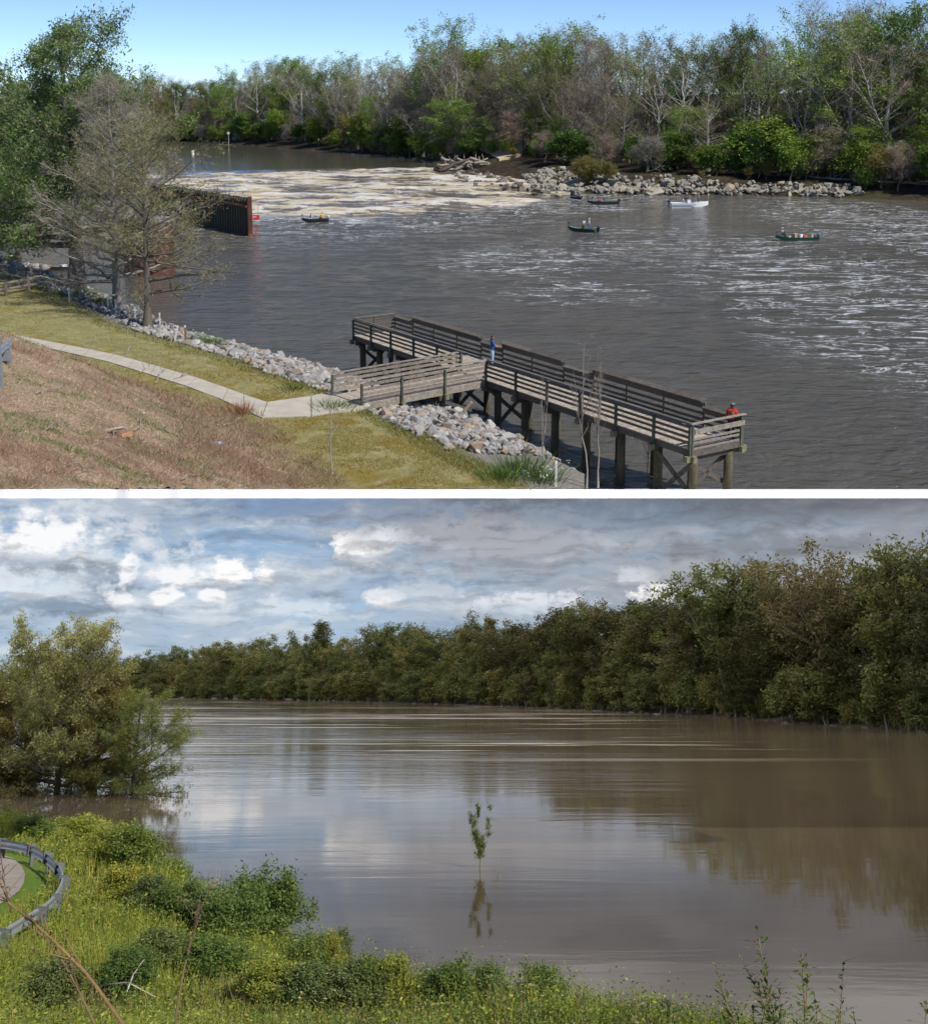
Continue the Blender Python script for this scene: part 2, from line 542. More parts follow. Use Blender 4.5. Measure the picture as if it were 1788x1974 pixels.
def water_a():
    t = NT('river_water')
    co = t.coord()
    sep = t.n('ShaderNodeSeparateColor')
    t.l(t.attr('tint').outputs[0], sep.inputs[0])
    foam_a, up, rap = sep.outputs[0], sep.outputs[1], sep.outputs[2]
    st = t.mapping(co, scale=(0.55, 1.0, 1.0), rot=(0, 0, 0.25))
    w1 = t.noise(st, 1.05, 5, 0.55, 0.5)
    w0 = t.noise(st, 0.16, 3, 0.5, 0.5)
    w2 = t.noise(t.mapping(co, scale=(0.6, 1.5, 1)), 2.6, 4, 0.6, 0.3)
    fl = t.mapping(co, scale=(0.10, 0.26, 1.0), rot=(0, 0, -0.35))
    f1 = t.noise(fl, 1.0, 9, 0.72, 2.6)
    f2 = t.noise(t.mapping(co, scale=(0.4, 0.7, 1)), 1.3, 7, 0.75, 1.2)
    # thin curling streaks of foam, thickest where the attribute asks for it, broken up by fine noise
    ln = t.noise(t.mapping(co, scale=(0.035, 0.085, 1), rot=(0, 0, -0.30)), 1.0, 6, 0.60, 2.2)
    ln2 = t.noise(t.mapping(co, scale=(0.09, 0.22, 1), rot=(0, 0, -0.15), loc=(5, 2, 0)), 1.0, 6, 0.62, 2.0)
    def line(nz, w):
        a = t.math('ABSOLUTE', t.math('SUBTRACT', nz, 0.5))
        ww = t.math('MULTIPLY', foam_a, w)
        return t.mrange(a, ww, t.math('MULTIPLY', ww, 0.15), 0, 1)
    br = t.mrange(f2, 0.40, 0.60, 0, 1)
    m1 = t.math('MULTIPLY', t.math('MAXIMUM', line(ln, 0.055), t.math('MULTIPLY', line(ln2, 0.05), 0.8)), br)
    th = t.math('SUBTRACT', 0.872, t.math('MULTIPLY', foam_a, 0.42))
    sp = t.mrange(t.math('SUBTRACT', t.math('MULTIPLY_ADD', f2, 0.65, t.math('MULTIPLY', f1, 0.35)), th), 0.0, 0.07, 0, 0.9)
    m1 = t.math('MULTIPLY', t.math('MAXIMUM', m1, sp), t.math('MULTIPLY', t.mrange(foam_a, 0.05, 0.3, 0, 1), t.mrange(rap, 0.5, 0.15, 0, 1)))
    # rapids: long steps of broken water
    band = t.noise(t.mapping(co, scale=(0.07, 0.30, 0.3)), 1.0, 5, 0.6, 0.8)
    rp = t.noise(t.mapping(co, scale=(0.32, 0.62, 0.5)), 1.0, 8, 0.78, 0.8)
    cr = t.attr('crest').outputs['Fac']
    m2 = t.math('MULTIPLY', t.mrange(t.math('ADD', t.math('MULTIPLY_ADD', cr, 0.22, t.math('MULTIPLY', rp, 0.95)), t.math('MULTIPLY', band, 0.50)), 0.765, 0.895, 0.0, 1.0), t.mrange(t.math('MULTIPLY_ADD', f2, 0.7, rap), 0.45, 1.05, 0, 1))
    m = t.math('MAXIMUM', m1, m2, clamp=True)
    tan = t.noise(t.mapping(co, scale=(0.14, 0.34, 1), loc=(9, 3, 0)), 1.0, 6, 0.7)
    fc = t.ramp(tan, [(0.42, (0.66, 0.645, 0.62)), (0.51, (0.56, 0.49, 0.37)), (0.62, (0.36, 0.27, 0.14))])
    fc = t.mix(t.mrange(rap, 0.2, 0.6, 0, 1), (0.66, 0.68, 0.70), fc)
    body = t.mix(t.noise(co, 0.03, 3), (0.078, 0.074, 0.062), (0.122, 0.108, 0.082))
    body = t.mix(t.mrange(rap, 0.3, 0.8, 0, 0.6), body, (0.15, 0.118, 0.085))
    wat = t.principled(**{'Base Color': body, 'Roughness': 0.08, 'IOR': 1.33, 'Specular IOR Level': 0.8})
    calm = t.math('MULTIPLY_ADD', up, -0.90, 1.0)
    h = t.math('MULTIPLY', t.math('ADD', t.math('MULTIPLY_ADD', w0, 1.4, w1), t.math('MULTIPLY', w2, 0.18)), calm)
    t.l(t.bump(h, 1.0, 0.50), wat.inputs['Normal'])
    fo = t.principled(**{'Base Color': fc, 'Roughness': 0.8, 'Specular IOR Level': 0.2})
    t.l(t.bump(t.math('ADD', rp, f2), 0.6, 0.3), fo.inputs['Normal'])
    mx = t.n('ShaderNodeMixShader')
    t.l(m, mx.inputs[0]); t.l(wat.outputs[0], mx.inputs[1]); t.l(fo.outputs[0], mx.inputs[2])
    return t.done(mx.outputs[0])
riv = tag(mbw.build('river', water_a(), smooth=True), kind='structure')
_at = riv.data.attributes.new('crest', 'FLOAT', 'POINT')
_at.data.foreach_set('value', crest.astype(np.float32))

# ------------------------------------------------------------------ far bank
FAR = [(240, 120), (100, 206), (83, 214), (65, 226), (42, 229), (22, 231), (12, 246), (6, 275), (-2, 292), (-8, 312), (-14, 345), (-43, 388), (-107, 492), (-144, 512), (-190, 520), (-420, 530)]
FARR = FAR[::-1]
def h_far(x, y):
    x, y = np.atleast_1d(x).astype(float), np.atleast_1d(y).astype(float)
    s = -sdist(np.stack([x, y], 1), FARR)
    b = 2.0 * sstep(240, 300, y)
    z = np.where(s < 0, np.maximum(-3 + b, b + s * 0.5), b + 0.3 + 2.4 * sstep(0, 14, s) + 15.0 * sstep(20, 80, s))
    return z + (fbm(x / 5, y / 5, 4) - 0.5) * 0.8 * sstep(0, 5, s)
pxf = np.linspace(-900, 2700, 300)
ts = (pxf - CX) / (F * math.cos(PITCH_A))
Y = 1 / (1 / 203.0 + (1 / 1100.0 - 1 / 203.0) * np.linspace(0, 1, 260))[None, :] * np.ones((300, 1))
X = ts[:, None] * Y
z = h_far(X.ravel(), Y.ravel())
mb = MB().add(np.stack([X.ravel(), Y.ravel(), z], 1), grid_faces(*X.shape))
def far_soil():
    t = NT('far_bank_soil')
    co = t.coord()
    n1, n2 = t.noise(co, 0.12, 5, 0.6), t.noise(co, 0.9, 5, 0.7)
    c = t.ramp(n2, [(0.3, (0.022, 0.016, 0.011)), (0.58, (0.06, 0.045, 0.032)), (0.78, (0.17, 0.13, 0.095))])
    c = t.mix(t.mrange(n1, 0.5, 0.65, 0, 0.5), c, (0.07, 0.085, 0.025))
    p = t.principled(**{'Base Color': c, 'Roughness': 0.95, 'Specular IOR Level': 0.1})
    t.l(t.bump(n2, 0.8, 0.5), p.inputs['Normal'])
    return t.done(p)
M_FARSOIL = far_soil()
tag(mb.build('far_bank', M_FARSOIL, smooth=True), kind='structure')

# lock island on the left
isl = [(-53, 191), (-64, 215), (-74, 262), (-150, 300), (-260, 300), (-260, 176), (-120, 174)]
V, Fc = ngon_prism(isl, -2, 3.6)
tag(MB().add(V, Fc).build('lock_island', M_FARSOIL), kind='structure')

# ------------------------------------------------------------------ FLOOD VALLEY: sky, river, bank
def dome_material():
    t = NT('cloudy_sky')
    co = t.coord('Object')
    sp = t.n('ShaderNodeSeparateXYZ')
    nv = t.n('ShaderNodeVectorMath', operation='NORMALIZE')
    t.l(co, nv.inputs[0])
    t.l(nv.outputs[0], sp.inputs[0])
    az = t.math('ARCTAN2', sp.outputs[0], sp.outputs[1])
    el = t.math('ARCSINE', sp.outputs[2])
    cv = t.n('ShaderNodeCombineXYZ')
    t.l(az, cv.inputs[0]); t.l(el, cv.inputs[1])
    P = cv.outputs[0]
    # clear-air base: blue on the left, greyer to the right, paler low down
    rt = t.mrange(az, -0.22, 0.34)
    low = t.mrange(el, 0.15, 0.0)
    base = t.mix(rt, (0.26, 0.42, 0.65), (0.30, 0.36, 0.44))
    base = t.mix(t.math('MULTIPLY', low, 0.75), base, t.mix(rt, (0.50, 0.67, 0.83), (0.42, 0.49, 0.58)))
    warp = t.n('ShaderNodeVectorMath', operation='ADD')
    nz = t.n('ShaderNodeTexNoise'); nz.inputs['Scale'].default_value = 14; nz.inputs['Detail'].default_value = 4
    t.l(P, nz.inputs[0])
    ws = t.n('ShaderNodeVectorMath', operation='MULTIPLY_ADD')
    t.l(nz.outputs[1], ws.inputs[0]); ws.inputs[1].default_value = (0.05, 0.02, 0); ws.inputs[2].default_value = (-0.025, -0.01, 0)
    t.l(P, warp.inputs[0]); t.l(ws.outputs[0], warp.inputs[1])
    PW = warp.outputs[0]
    # broad stratus decks, embossed by the light from above
    def emboss(sx, sy, loc, d, det=7, ro=0.6):
        a = t.noise(t.mapping(PW, scale=(sx, sy, 1), loc=loc), 1.0, det, ro)
        b = t.noise(t.mapping(PW, scale=(sx, sy, 1), loc=(loc[0] - .02 * sx * .3, loc[1] + sy * d, 0)), 1.0, det, ro)
        return a, t.math('SUBTRACT', a, b)
    s1, e1 = emboss(4.2, 15, (0, 0, 0), 0.012)
    s2, e2 = emboss(7.5, 30, (3.1, 7.7, 0), 0.007)
    s3, e3 = emboss(17, 60, (1.1, 2.7, 0), 0.004)
    hi = t.mrange(el, 0.02, 0.10)
    lit = t.mix(rt, (0.74, 0.79, 0.84), (0.45, 0.45, 0.48))
    drk = t.mix(rt, (0.20, 0.27, 0.36), (0.15, 0.165, 0.19))
    grey = t.mix(rt, (0.44, 0.50, 0.58), (0.30, 0.31, 0.345))
    c = t.mix(t.math('MULTIPLY', t.mrange(s1, 0.42, 0.56), t.math('MULTIPLY_ADD', hi, 0.55, 0.4)), base, grey)
    c = t.mix(t.math('MULTIPLY', t.mrange(s2, 0.47, 0.60), 0.5), c, grey)
    for e_, k_ in ((e1, 1.0), (e2, 0.7), (e3, 0.3)):
        c = t.mix(t.math('MULTIPLY', t.mrange(e_, 0.02, 0.16), 0.85 * k_), c, lit)
        c = t.mix(t.math('MULTIPLY', t.mrange(e_, -0.02, -0.16), 0.80 * k_), c, drk)
    # heavy dark deck high on the right
    top = t.math('MULTIPLY', t.mrange(t.math('ADD', el, t.math('MULTIPLY', s1, 0.09)), 0.145, 0.185), t.mrange(az, -0.28, 0.10))
    c = t.mix(t.math('MULTIPLY', top, 0.85), c, t.mix(t.mrange(s2, 0.4, 0.6), (0.115, 0.125, 0.15), (0.20, 0.205, 0.225)))
    # the brighter, thinner cloud higher up, which the near water mirrors
    c = t.mix(t.math('MULTIPLY', t.mrange(el, 0.172, 0.205), 0.85), c, t.mix(t.mrange(s1, 0.42, 0.58), (0.40, 0.39, 0.385), (0.74, 0.72, 0.71)))
    def feat(px, row, rx, ry, colr, soft=0.35, amt=1.0, rag=2.2):
        rx, ry = rx * 1.12, ry * 1.15
        d = ray_b(px, row)
        a0 = math.atan2(d.x, d.y); e0 = math.asin(d.z / d.length)
        d1 = ray_b(px + rx, row); d2 = ray_b(px, row - ry)
        ra = abs(math.atan2(d1.x, d1.y) - a0); re = abs(math.asin(d2.z / d2.length) - e0)
        dx = t.math('DIVIDE', t.math('SUBTRACT', az, a0), ra)
        dy = t.math('DIVIDE', t.math('SUBTRACT', el, e0), re)
        q = t.math('SQRT', t.math('ADD', t.math('MULTIPLY', dx, dx), t.math('MULTIPLY', dy, dy)))
        q = t.math('ADD', q, t.math('MULTIPLY', t.math('SUBTRACT', puff, 0.5), 2 * rag))
        soft *= .72
        return t.math('MULTIPLY', t.mrange(q, 1.0 + soft, 1.0 - soft), amt), t.mix(t.mrange(t.math('MULTIPLY_ADD', dy, .08, e3), -0.01, -0.13, 0, .75), colr, tuple(x * .6 for x in colr))
    puff = t.noise(t.mapping(P, scale=(1, 1.35, 1)), 48, 6, 0.62)
    W, G, D = (0.98, 0.98, 0.99), (0.62, 0.67, 0.74), (0.20, 0.27, 0.36)
    for f in [(90, 1055, 170, 66, (0.72, 0.76, 0.82), 0.9, .9), (80, 1035, 90, 32, W, .6, .9), (60, 1095, 170, 18, D, .8, .6), (200, 1130, 85, 18, D, .7, .8), (40, 1125, 120, 24, (0.75, 0.82, 0.9), .8, .8),
              (120, 1172, 130, 13, D, .8, .7), (246, 1096, 16, 24, W, .5, 1), (400, 1110, 115, 30, (0.70, 0.76, 0.83), .8, .9), (455, 1105, 46, 22, W, .5, 1), (345, 1112, 40, 16, W, .6, .8),
              (450, 1132, 60, 7, D, .8, .6), (240, 1157, 24, 14, W, .6, .8), (318, 1147, 30, 14, W, .6, .9), (403, 1151, 22, 10, W, .6, .9), (560, 1170, 80, 14, (0.75, 0.83, 0.9), .9, .7),
              (690, 1062, 50, 20, W, .45, 1), (735, 1040, 48, 24, (0.85, 0.87, 0.9), .6, .9), (665, 1055, 24, 20, W, .4, 1), (720, 1085, 80, 16, D, .9, .5), (740, 1153, 30, 14, (0.9, 0.91, 0.93), .6, .9),
              (820, 1140, 70, 16, G, .9, .7), (1030, 1155, 80, 15, (0.8, 0.82, 0.86), .6, .85), (1010, 1175, 90, 8, (0.62, .68, .76), .8, .7), (950, 1035, 210, 42, (0.42, 0.42, 0.46), .9, .7),
              (1275, 1143, 46, 15, (0.95, 0.93, 0.91), .4, 1), (1225, 1112, 32, 13, (0.66, 0.69, 0.74), .7, .8), (1330, 1085, 60, 40, (0.40, 0.41, 0.45), .9, .6), (1640, 1085, 220, 40, (0.40, 0.40, 0.43), .9, .55),
              (1180, 990, 190, 26, D, .9, .5), (1480, 1055, 180, 22, (0.19, .21, .24), .9, .6), (600, 985, 200, 22, (0.2, .28, .42), .9, .6)]:
        m, cc = feat(*f[:4], f[4], f[5], f[6])
        c = t.mix(m, c, cc)
    em = t.n('ShaderNodeEmission')
    t.l(c, em.inputs[0])
    t.l(t.math('MULTIPLY_ADD', t.attr('tint').outputs[2], -2.7, 3.55), em.inputs[1])  # untinted faces are the added ceiling, glowing well above the visible sky
    return t.done(em.outputs[0])
# dome below the upper ground, then an unseen glowing ceiling added to light the flooded wood
RD = 1150.0
ang = np.radians(np.linspace(-115, 115, 116))
els = np.radians(np.linspace(-7, 40, 48))
V = np.array([[RD * math.sin(a) * math.cos(e), RD * math.cos(a) * math.cos(e), RD * math.sin(e)] for a in ang for e in els])
Mi = np.array(MBM.inverted())
Mf = np.array(MBM)
def to_world(V): return V @ Mf[:3, :3].T + Mf[:3, 3]
def to_b(V): return V @ Mi[:3, :3].T + Mi[:3, 3]
Wd = to_world(V)
Wd[:, 2] = np.minimum(Wd[:, 2], -3.0)      # flattens into the ceiling under the upper ground
over = Wd[:, 2] > -3.001
Fd = grid_faces(len(ang), len(els))
okf = ~(over[Fd].all(1))
dome = MB().add(to_b(Wd), Fd[okf])
# added light ceiling, hidden from view
cx_, cy_ = np.linspace(-1100, 1100, 45), np.concatenate([np.linspace(67, 300, 20), np.linspace(340, 1100, 20)])
gx, gy = np.meshgrid(cx_, cy_, indexing='ij')
Vc = to_b(np.stack([gx.ravel(), gy.ravel(), np.full(gx.size, -3.2)], 1))
dome.add(Vc, grid_faces(45, 40), (0, 0, 0))
tag(dome.build('sky', dome_material(), M=MBM), kind='structure')

BW = [B(-420, 1560), B(-120, 1585), B(0, 1612), B(130, 1625), B(290, 1672), B(350, 1712), B(450, 1752), B(560, 1815), B(640, 1905), B(760, 1955), B(960, 1980), B(1150, 2005), B(1350, 2050), B(1700, 2080), B(2300, 2110)]
BW = [(p.x, p.y) for p in BW] 
BWR = BW[::-1]
def h_b(x, y):
    x, y = np.atleast_1d(x).astype(float), np.atleast_1d(y).astype(float)
    s = -sdist(np.stack([x, y], 1), BWR)
    s = sdist(np.stack([x, y], 1), BW)
    z = -8.5 + np.where(s < 0, np.maximum(s * .4, -3), 1.55 * sstep(-0.5, 5, s) + 0.17 * np.clip(s - 9, 0, 40))
    return z + (fbm(x * .5, y * .5, 2) - .5) * .5 * sstep(0.3, 2.5, s)
def hit_b(px, row, y0=5, y1=110, n=700, lift=0.0):
    d = ray_b(px, row)
    ys = y0 * (y1 / y0) ** np.linspace(0, 1, n)
    k = ys / d.y
    xs, zs = d.x * k, d.z * k
    g = np.maximum(h_b(xs, ys) + lift, -8.5)
    i = int(np.argmax(zs <= g))
    return Vector((xs[i], ys[i], g[i] - lift))
# thin apron behind the divider strip, meeting the feet of the pier piles
_da = math.tan(math.atan((957.5 - PR) / F) + PITCH_A)
G = []
for (bx, by) in BW:
    w = MBM @ Vector((bx, by, -8.5))
    t_ = (CAM.z - _da * w.y - w.z) / (SUN_DIR.z + _da * SUN_DIR.y)
    q = w + SUN_DIR * t_
    yc_ = np.interp(q.x / q.y, CUT_T, CUT_Y) if q.y > 0 else 53
    if 12 < q.y < 51 and q.x > 0:
        G.append((q.x, min(q.y, 52.5)))
G = sorted(G)
print('apron', G)
poly = [(1.0, 51.9), (1.0, 47.2), (30.0, 47.2), (30.0, 51.9)]
V = [(px_, py_, CAM.z - _da * py_) for px_, py_ in poly] + [(px_, py_, CAM.z - _da * py_ - .02) for px_, py_ in poly]
n_ = len(poly)
DIVIDER.add(V, [list(range(n_)), list(range(n_, 2 * n_))[::-1]] + [[i, n_ + i, n_ + (i + 1) % n_, (i + 1) % n_] for i in range(n_)])
tag(DIVIDER.build('divider_strip', M_WHITE), kind='structure')
gx, gy = np.meshgrid(np.linspace(-60, 45, 170), np.linspace(4, 75, 130), indexing='ij')
z = h_b(gx.ravel(), gy.ravel())
mb = MB().add(np.stack([gx.ravel(), gy.ravel(), z], 1), grid_faces(170, 130))
def soil_b():
    t = NT('grassy_bank_soil')
    co = t.coord()
    n1, n2 = t.noise(co, 0.4, 5, 0.6), t.noise(co, 4, 5, 0.7)
    c = t.ramp(n2, [(0.3, (0.05, 0.06, 0.015)), (0.55, (0.10, 0.11, 0.03)), (0.75, (0.17, 0.13, 0.06))])
    p = t.principled(**{'Base Color': c, 'Roughness': 0.95, 'Specular IOR Level': 0.1})
    t.l(t.bump(n2, 0.8, 0.15), p.inputs['Normal'])
    return t.done(p)
tag(mb.build('grassy_bank', soil_b(), smooth=True, M=MBM), kind='structure')

def water_b():
    t = NT('flood_water')
    co = t.coord()
    sp = t.n('ShaderNodeSeparateXYZ'); t.l(co, sp.inputs[0])
    n1 = t.noise(t.mapping(co, scale=(0.10, 0.45, 1)), 1.0, 5, 0.55, 0.8)
    n2 = t.noise(t.mapping(co, scale=(0.35, 1.3, 1)), 1.0, 4, 0.55, 0.3)
    patch = t.noise(t.mapping(co, scale=(0.012, 0.035, 1)), 1.0, 4, 0.6, 0.6)
    far = t.mrange(sp.outputs[1], 60, 220, 0.0, 1.0)
    amp = t.math('MULTIPLY', t.math('MULTIPLY_ADD', far, 1.0, 0.085), t.mrange(patch, 0.35, 0.7, 0.25, 1.3))
    h = t.math('MULTIPLY', t.math('ADD', n1, t.math('MULTIPLY', n2, 0.18)), amp)
    body = t.mix(t.noise(t.mapping(co, scale=(0.02, 0.06, 1)), 1.0, 4), (0.080, 0.056, 0.033), (0.115, 0.086, 0.060))
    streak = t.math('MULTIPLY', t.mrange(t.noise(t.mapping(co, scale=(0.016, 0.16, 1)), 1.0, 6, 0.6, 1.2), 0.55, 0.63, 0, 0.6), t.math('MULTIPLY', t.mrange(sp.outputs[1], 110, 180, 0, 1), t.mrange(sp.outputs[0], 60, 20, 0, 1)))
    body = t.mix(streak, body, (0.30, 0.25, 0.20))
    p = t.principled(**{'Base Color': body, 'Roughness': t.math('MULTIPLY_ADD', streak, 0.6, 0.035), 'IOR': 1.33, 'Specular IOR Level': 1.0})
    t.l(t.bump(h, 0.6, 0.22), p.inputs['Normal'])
    return t.done(p)
ty = np.linspace(-1.0, 1.0, 60)
Y = 1 / (1 / 14.0 + (1 / 1120.0 - 1 / 14.0) * np.linspace(0, 1, 90))
gx, gy = ty[:, None] * Y[None, :] * 1.0, np.ones((60, 1)) * Y[None, :]
mb = MB().add(np.stack([gx.ravel(), gy.ravel(), np.full(gx.size, -8.5)], 1), grid_faces(60, 90))
tag(mb.build('flood_river', water_b(), smooth=True, M=MBM), kind='structure')
# flooded far bank floor under the wood
FB = [B(2700, 1455), B(2200, 1425), B(1788, 1408), B(1500, 1390), B(1200, 1371), B(900, 1358), B(700, 1351), B(500, 1346), B(240, 1341), B(0, 1340), B(-300, 1340), B(-800, 1340)]
FB = [(p.x, p.y) for p in FB]
def h_fb(x, y):
    s = -sdist(np.stack([np.atleast_1d(x), np.atleast_1d(y)], 1).astype(float), FB[::-1])
    return -8.5 + np.where(s < 0, np.maximum(s * .3, -2), 0.05 + np.clip(s * .16, 0, 7.0))
tt = np.linspace(-1.0, 1.0, 160)
Y = 1 / (1 / 150.0 + (1 / 1100.0 - 1 / 150.0) * np.linspace(0, 1, 90))
gx, gy = tt[:, None] * Y[None, :], np.ones((160, 1)) * Y[None, :]
mb = MB().add(np.stack([gx.ravel(), gy.ravel(), h_fb(gx.ravel(), gy.ravel())], 1), grid_faces(160, 90))
tag(mb.build('flooded_bank', M_FARSOIL, smooth=True, M=MBM), kind='structure')
# ------------------------------------------------------------------ trees
def leafquads(rng, C, size, n_per, spread, cols, flat=0.0, aspect=1.6):
    """leaf clumps: for each centre n_per leaf blades; cols = (k,3) palette"""
    C = np.repeat(np.asarray(C, float), n_per, axis=0)
    n = len(C)
    P = C + rng.normal(0, 1, (n, 3)) * np.asarray(spread)
    a = rng.normal(0, 1, (n, 3)); a /= np.linalg.norm(a, axis=1)[:, None]
    a[:, 2] *= (1 - flat)
    b = rng.normal(0, 1, (n, 3))
    b = np.cross(a, b); b /= np.linalg.norm(b, axis=1)[:, None] + 1e-9
    s = size * rng.uniform(0.6, 1.3, (n, 1))
    V = np.stack([P - a * s * aspect, P + b * s * .6, P + a * s * aspect, P - b * s * .6], 1).reshape(-1, 3)
    k = rng.randint(0, len(cols), n)
    cl = np.repeat(rng.uniform(0.72, 1.25, (n // n_per, 1)), n_per, axis=0)
    col = np.asarray(cols)[k] * cl * rng.uniform(0.85, 1.15, (n, 1))
    return V, np.arange(4 * n).reshape(-1, 4), np.repeat(col, 4, axis=0)
def kites(P, Q, w, col, rng):
    """thin twigs from P to Q"""
    n = len(P)
    d = Q - P
    a = np.cross(d, rng.normal(0, 1, (n, 3)))
    a /= np.linalg.norm(a, axis=1)[:, None] + 1e-9
    w = np.broadcast_to(np.asarray(w, float).reshape(-1, 1), (n, 1))
    m = P + d * 0.35
    V = np.stack([P - a * w * .8, m + a * w, Q, m - a * w * .4], 1).reshape(-1, 3)
    c = np.asarray(col) * rng.uniform(0.75, 1.25, (n, 1))
    return V, np.arange(4 * n).reshape(-1, 4), np.repeat(c, 4, axis=0)
def unit(v): return v / (np.linalg.norm(v, axis=-1, keepdims=True) + 1e-9)

def tree_mesh(seed, H=1.0, r0=0.016, limbs=22, f0=0.25, prof=lambda h: 0.3 * (1 - h) + .08, elev=lambda h: 0.5 + 0.6 * h,
              sub=5, tw=6, twl=0.06, tww=0.0012, leaf=0, leafsz=0.012, spread=0.03, cols=((.1, .15, .03),),
              bark=(.2, .18, .15), twig=(.18, .15, .12), wob=0.02, droop=0.0, fork=0, flat=0.0, subl=0.42, name='tree'):
    rng = np.random.RandomState(seed)
    tr, cr = MB(), MB()
    nT = 9
    hh = np.linspace(0, 0.95, nT)
    lean = rng.normal(0, wob * 1.5, 2)
    path = np.stack([lean[0] * hh + np.cumsum(rng.normal(0, wob * .4, nT)) * (hh > 0), lean[1] * hh + np.cumsum(rng.normal(0, wob * .4, nT)) * (hh > 0), hh], 1)
    rad = r0 * (1 - hh) ** 0.8 + r0 * 0.06
    rad[0] *= 1.45
    tr.add(*tube(path * H, rad * H, 6, cap=False), bark)
    stems = [(path, rad)]
    for k in range(fork):
        h0 = rng.uniform(0.25, 0.5)
        b = np.array([np.interp(h0, hh, path[:, i]) for i in range(3)])
        az = rng.uniform(0, 2 * PI)
        t = np.linspace(0, 1, 6)
        L = 0.93 - h0
        out = 0.22 * t ** 0.75 * rng.uniform(.7, 1.3)
        pp = np.stack([b[0] + out * math.cos(az), b[1] + out * math.sin(az), b[2] + t * L * rng.uniform(.8, 1.0)], 1) + rng.normal(0, wob * .4, (6, 3)) * t[:, None]
        rr = np.interp(h0, hh, rad) * 0.75 * (1 - t * .92)
        tr.add(*tube(pp * H, rr * H, 5, cap=False), bark)
        stems.append((pp, rr))
    tips, tdirs, SP, SQ, SW = [], [], [], [], []
    n = limbs
    for i in range(n):
        pth, rd = stems[rng.randint(0, len(stems))] if fork else stems[0]
        zt = pth[:, 2]
        f = f0 + (0.99 - f0) * ((i + rng.uniform(0, 1)) / n)
        zz = max(min(zt[-1] * f / 0.99, zt[-1]), zt[0])
        b = np.array([np.interp(zz, zt, pth[:, j]) for j in range(3)])
        h = (b[2] - f0) / (1 - f0)
        h = min(max(h, 0), 1)
        L = prof(h) * rng.uniform(0.65, 1.2)
        az = i * 2.4 + rng.uniform(-.7, .7)
        e = elev(h) + rng.normal(0, .15)
        d = np.array([math.cos(az) * math.cos(e), math.sin(az) * math.cos(e), math.sin(e)])
        t = np.linspace(0, 1, 5)
        up = np.array([0, 0, 1.0])
        P = b + d * (t * L)[:, None] + up * ((t ** 2) * L * (0.16 - droop))[:, None] + rng.normal(0, .035 * L, (5, 3)) * t[:, None]
        r = np.interp(zz, zt, rd) * 0.55
        r = max(min(r, 0.06 * L), 0.0012) * (1 - .85 * t)
        tr.add(*tube(P * H, r * H, 4, cap=False), bark)
        m = max(2, int(sub * (0.5 + L / max(prof(0.3), .05) * .6)))
        for j in range(m):
            u = rng.uniform(0.25, 1.0)
            sb = np.array([np.interp(u, t, P[:, q]) for q in range(3)])
            sd = unit(d * 0.6 + rng.normal(0, .55, 3) * np.array([1, 1, .6]) + up * (0.2 - droop))
            SL = L * subl * rng.uniform(.5, 1.1) * (1.15 - .5 * u)
            SP.append(sb); SQ.append(sb + sd * SL); SW.append(max(r[2] * .6, tww * 1.4))
    SP, SQ = np.array(SP), np.array(SQ)
    cr.add(*kites(SP * H, SQ * H, np.array(SW) * H, np.asarray(bark) * .9, rng), mi=0)
    # twigs
    k = tw
    u = rng.uniform(0.2, 1.0, (len(SP), k, 1))
    TP = (SP[:, None] + (SQ - SP)[:, None] * u).reshape(-1, 3)
    base = np.repeat(unit(SQ - SP), k, axis=0)
    TD = unit(base * .8 + rng.normal(0, .6, (len(TP), 3)) + np.array([0, 0, .15 - droop * 1.5]))
    TQ = TP + TD * twl * rng.uniform(.5, 1.3, (len(TP), 1))
    if tw:
        cr.add(*kites(TP * H, TQ * H, tww * H, twig, rng), mi=0)
        k2 = 2
        u = rng.uniform(.3, .9, (len(TP), k2, 1))
        UP = (TP[:, None] + (TQ - TP)[:, None] * u).reshape(-1, 3)
        UD = unit(np.repeat(TD, k2, axis=0) + rng.normal(0, .7, (len(UP), 3)))
        cr.add(*kites(UP * H, (UP + UD * twl * .55) * H, tww * .75 * H, twig, rng), mi=0)
    if leaf:
        C = np.concatenate([SQ, SP + (SQ - SP) * .6, TQ] if tw else [SQ, SP + (SQ - SP) * .6])
        cr.add(*leafquads(rng, C * H, leafsz * H, leaf, spread * H, cols, flat), mi=1)
    return tr.mesh(name + '_trunk', M_BARK, True), cr.mesh(name + '_crown', [M_TWIG, M_LEAF])

GREY, PALE, BROWN, DARKB = (.24, .215, .18), (.48, .45, .39), (.19, .15, .115), (.07, .058, .045)
TWG, TWR, TWO = (.27, .235, .19), (.28, .225, .175), (.27, .235, .14)
FRESH = ((.23, .33, .07), (.28, .36, .09), (.19, .28, .055))
LIME = ((.19, .29, .05), (.15, .25, .04), (.24, .31, .07))
MID = ((.10, .17, .04), (.12, .19, .045), (.08, .14, .03))
OLIVE = ((.22, .22, .075), (.18, .19, .06), (.26, .235, .09))
BUD = ((.25, .20, .10), (.22, .19, .08))
def vase(h): return 0.20 + 0.12 * math.sin(PI * min(1, h + .15))
def round_(h): return 0.26 * math.sqrt(max(0.05, 1 - (2 * h - .9) ** 2)) + .04
def narrow(h): return 0.13 * (1 - h) + .07
PROTO = {}
def proto(kind, meshes): PROTO.setdefault(kind, []).append(meshes)
for s in range(4):
    proto('bare', tree_mesh(10 + s, limbs=42, f0=.2, prof=[vase, round_, narrow, vase][s], elev=lambda h: .55 + .65 * h, sub=7, tw=7, twl=.06, tww=.0014, bark=[GREY, PALE, GREY, BROWN][s], twig=[TWG, TWR, TWG, TWR][s], fork=[2, 1, 0, 3][s], wob=.022, leaf=[0, 0, 0, 0][s], name='bare_tree'))
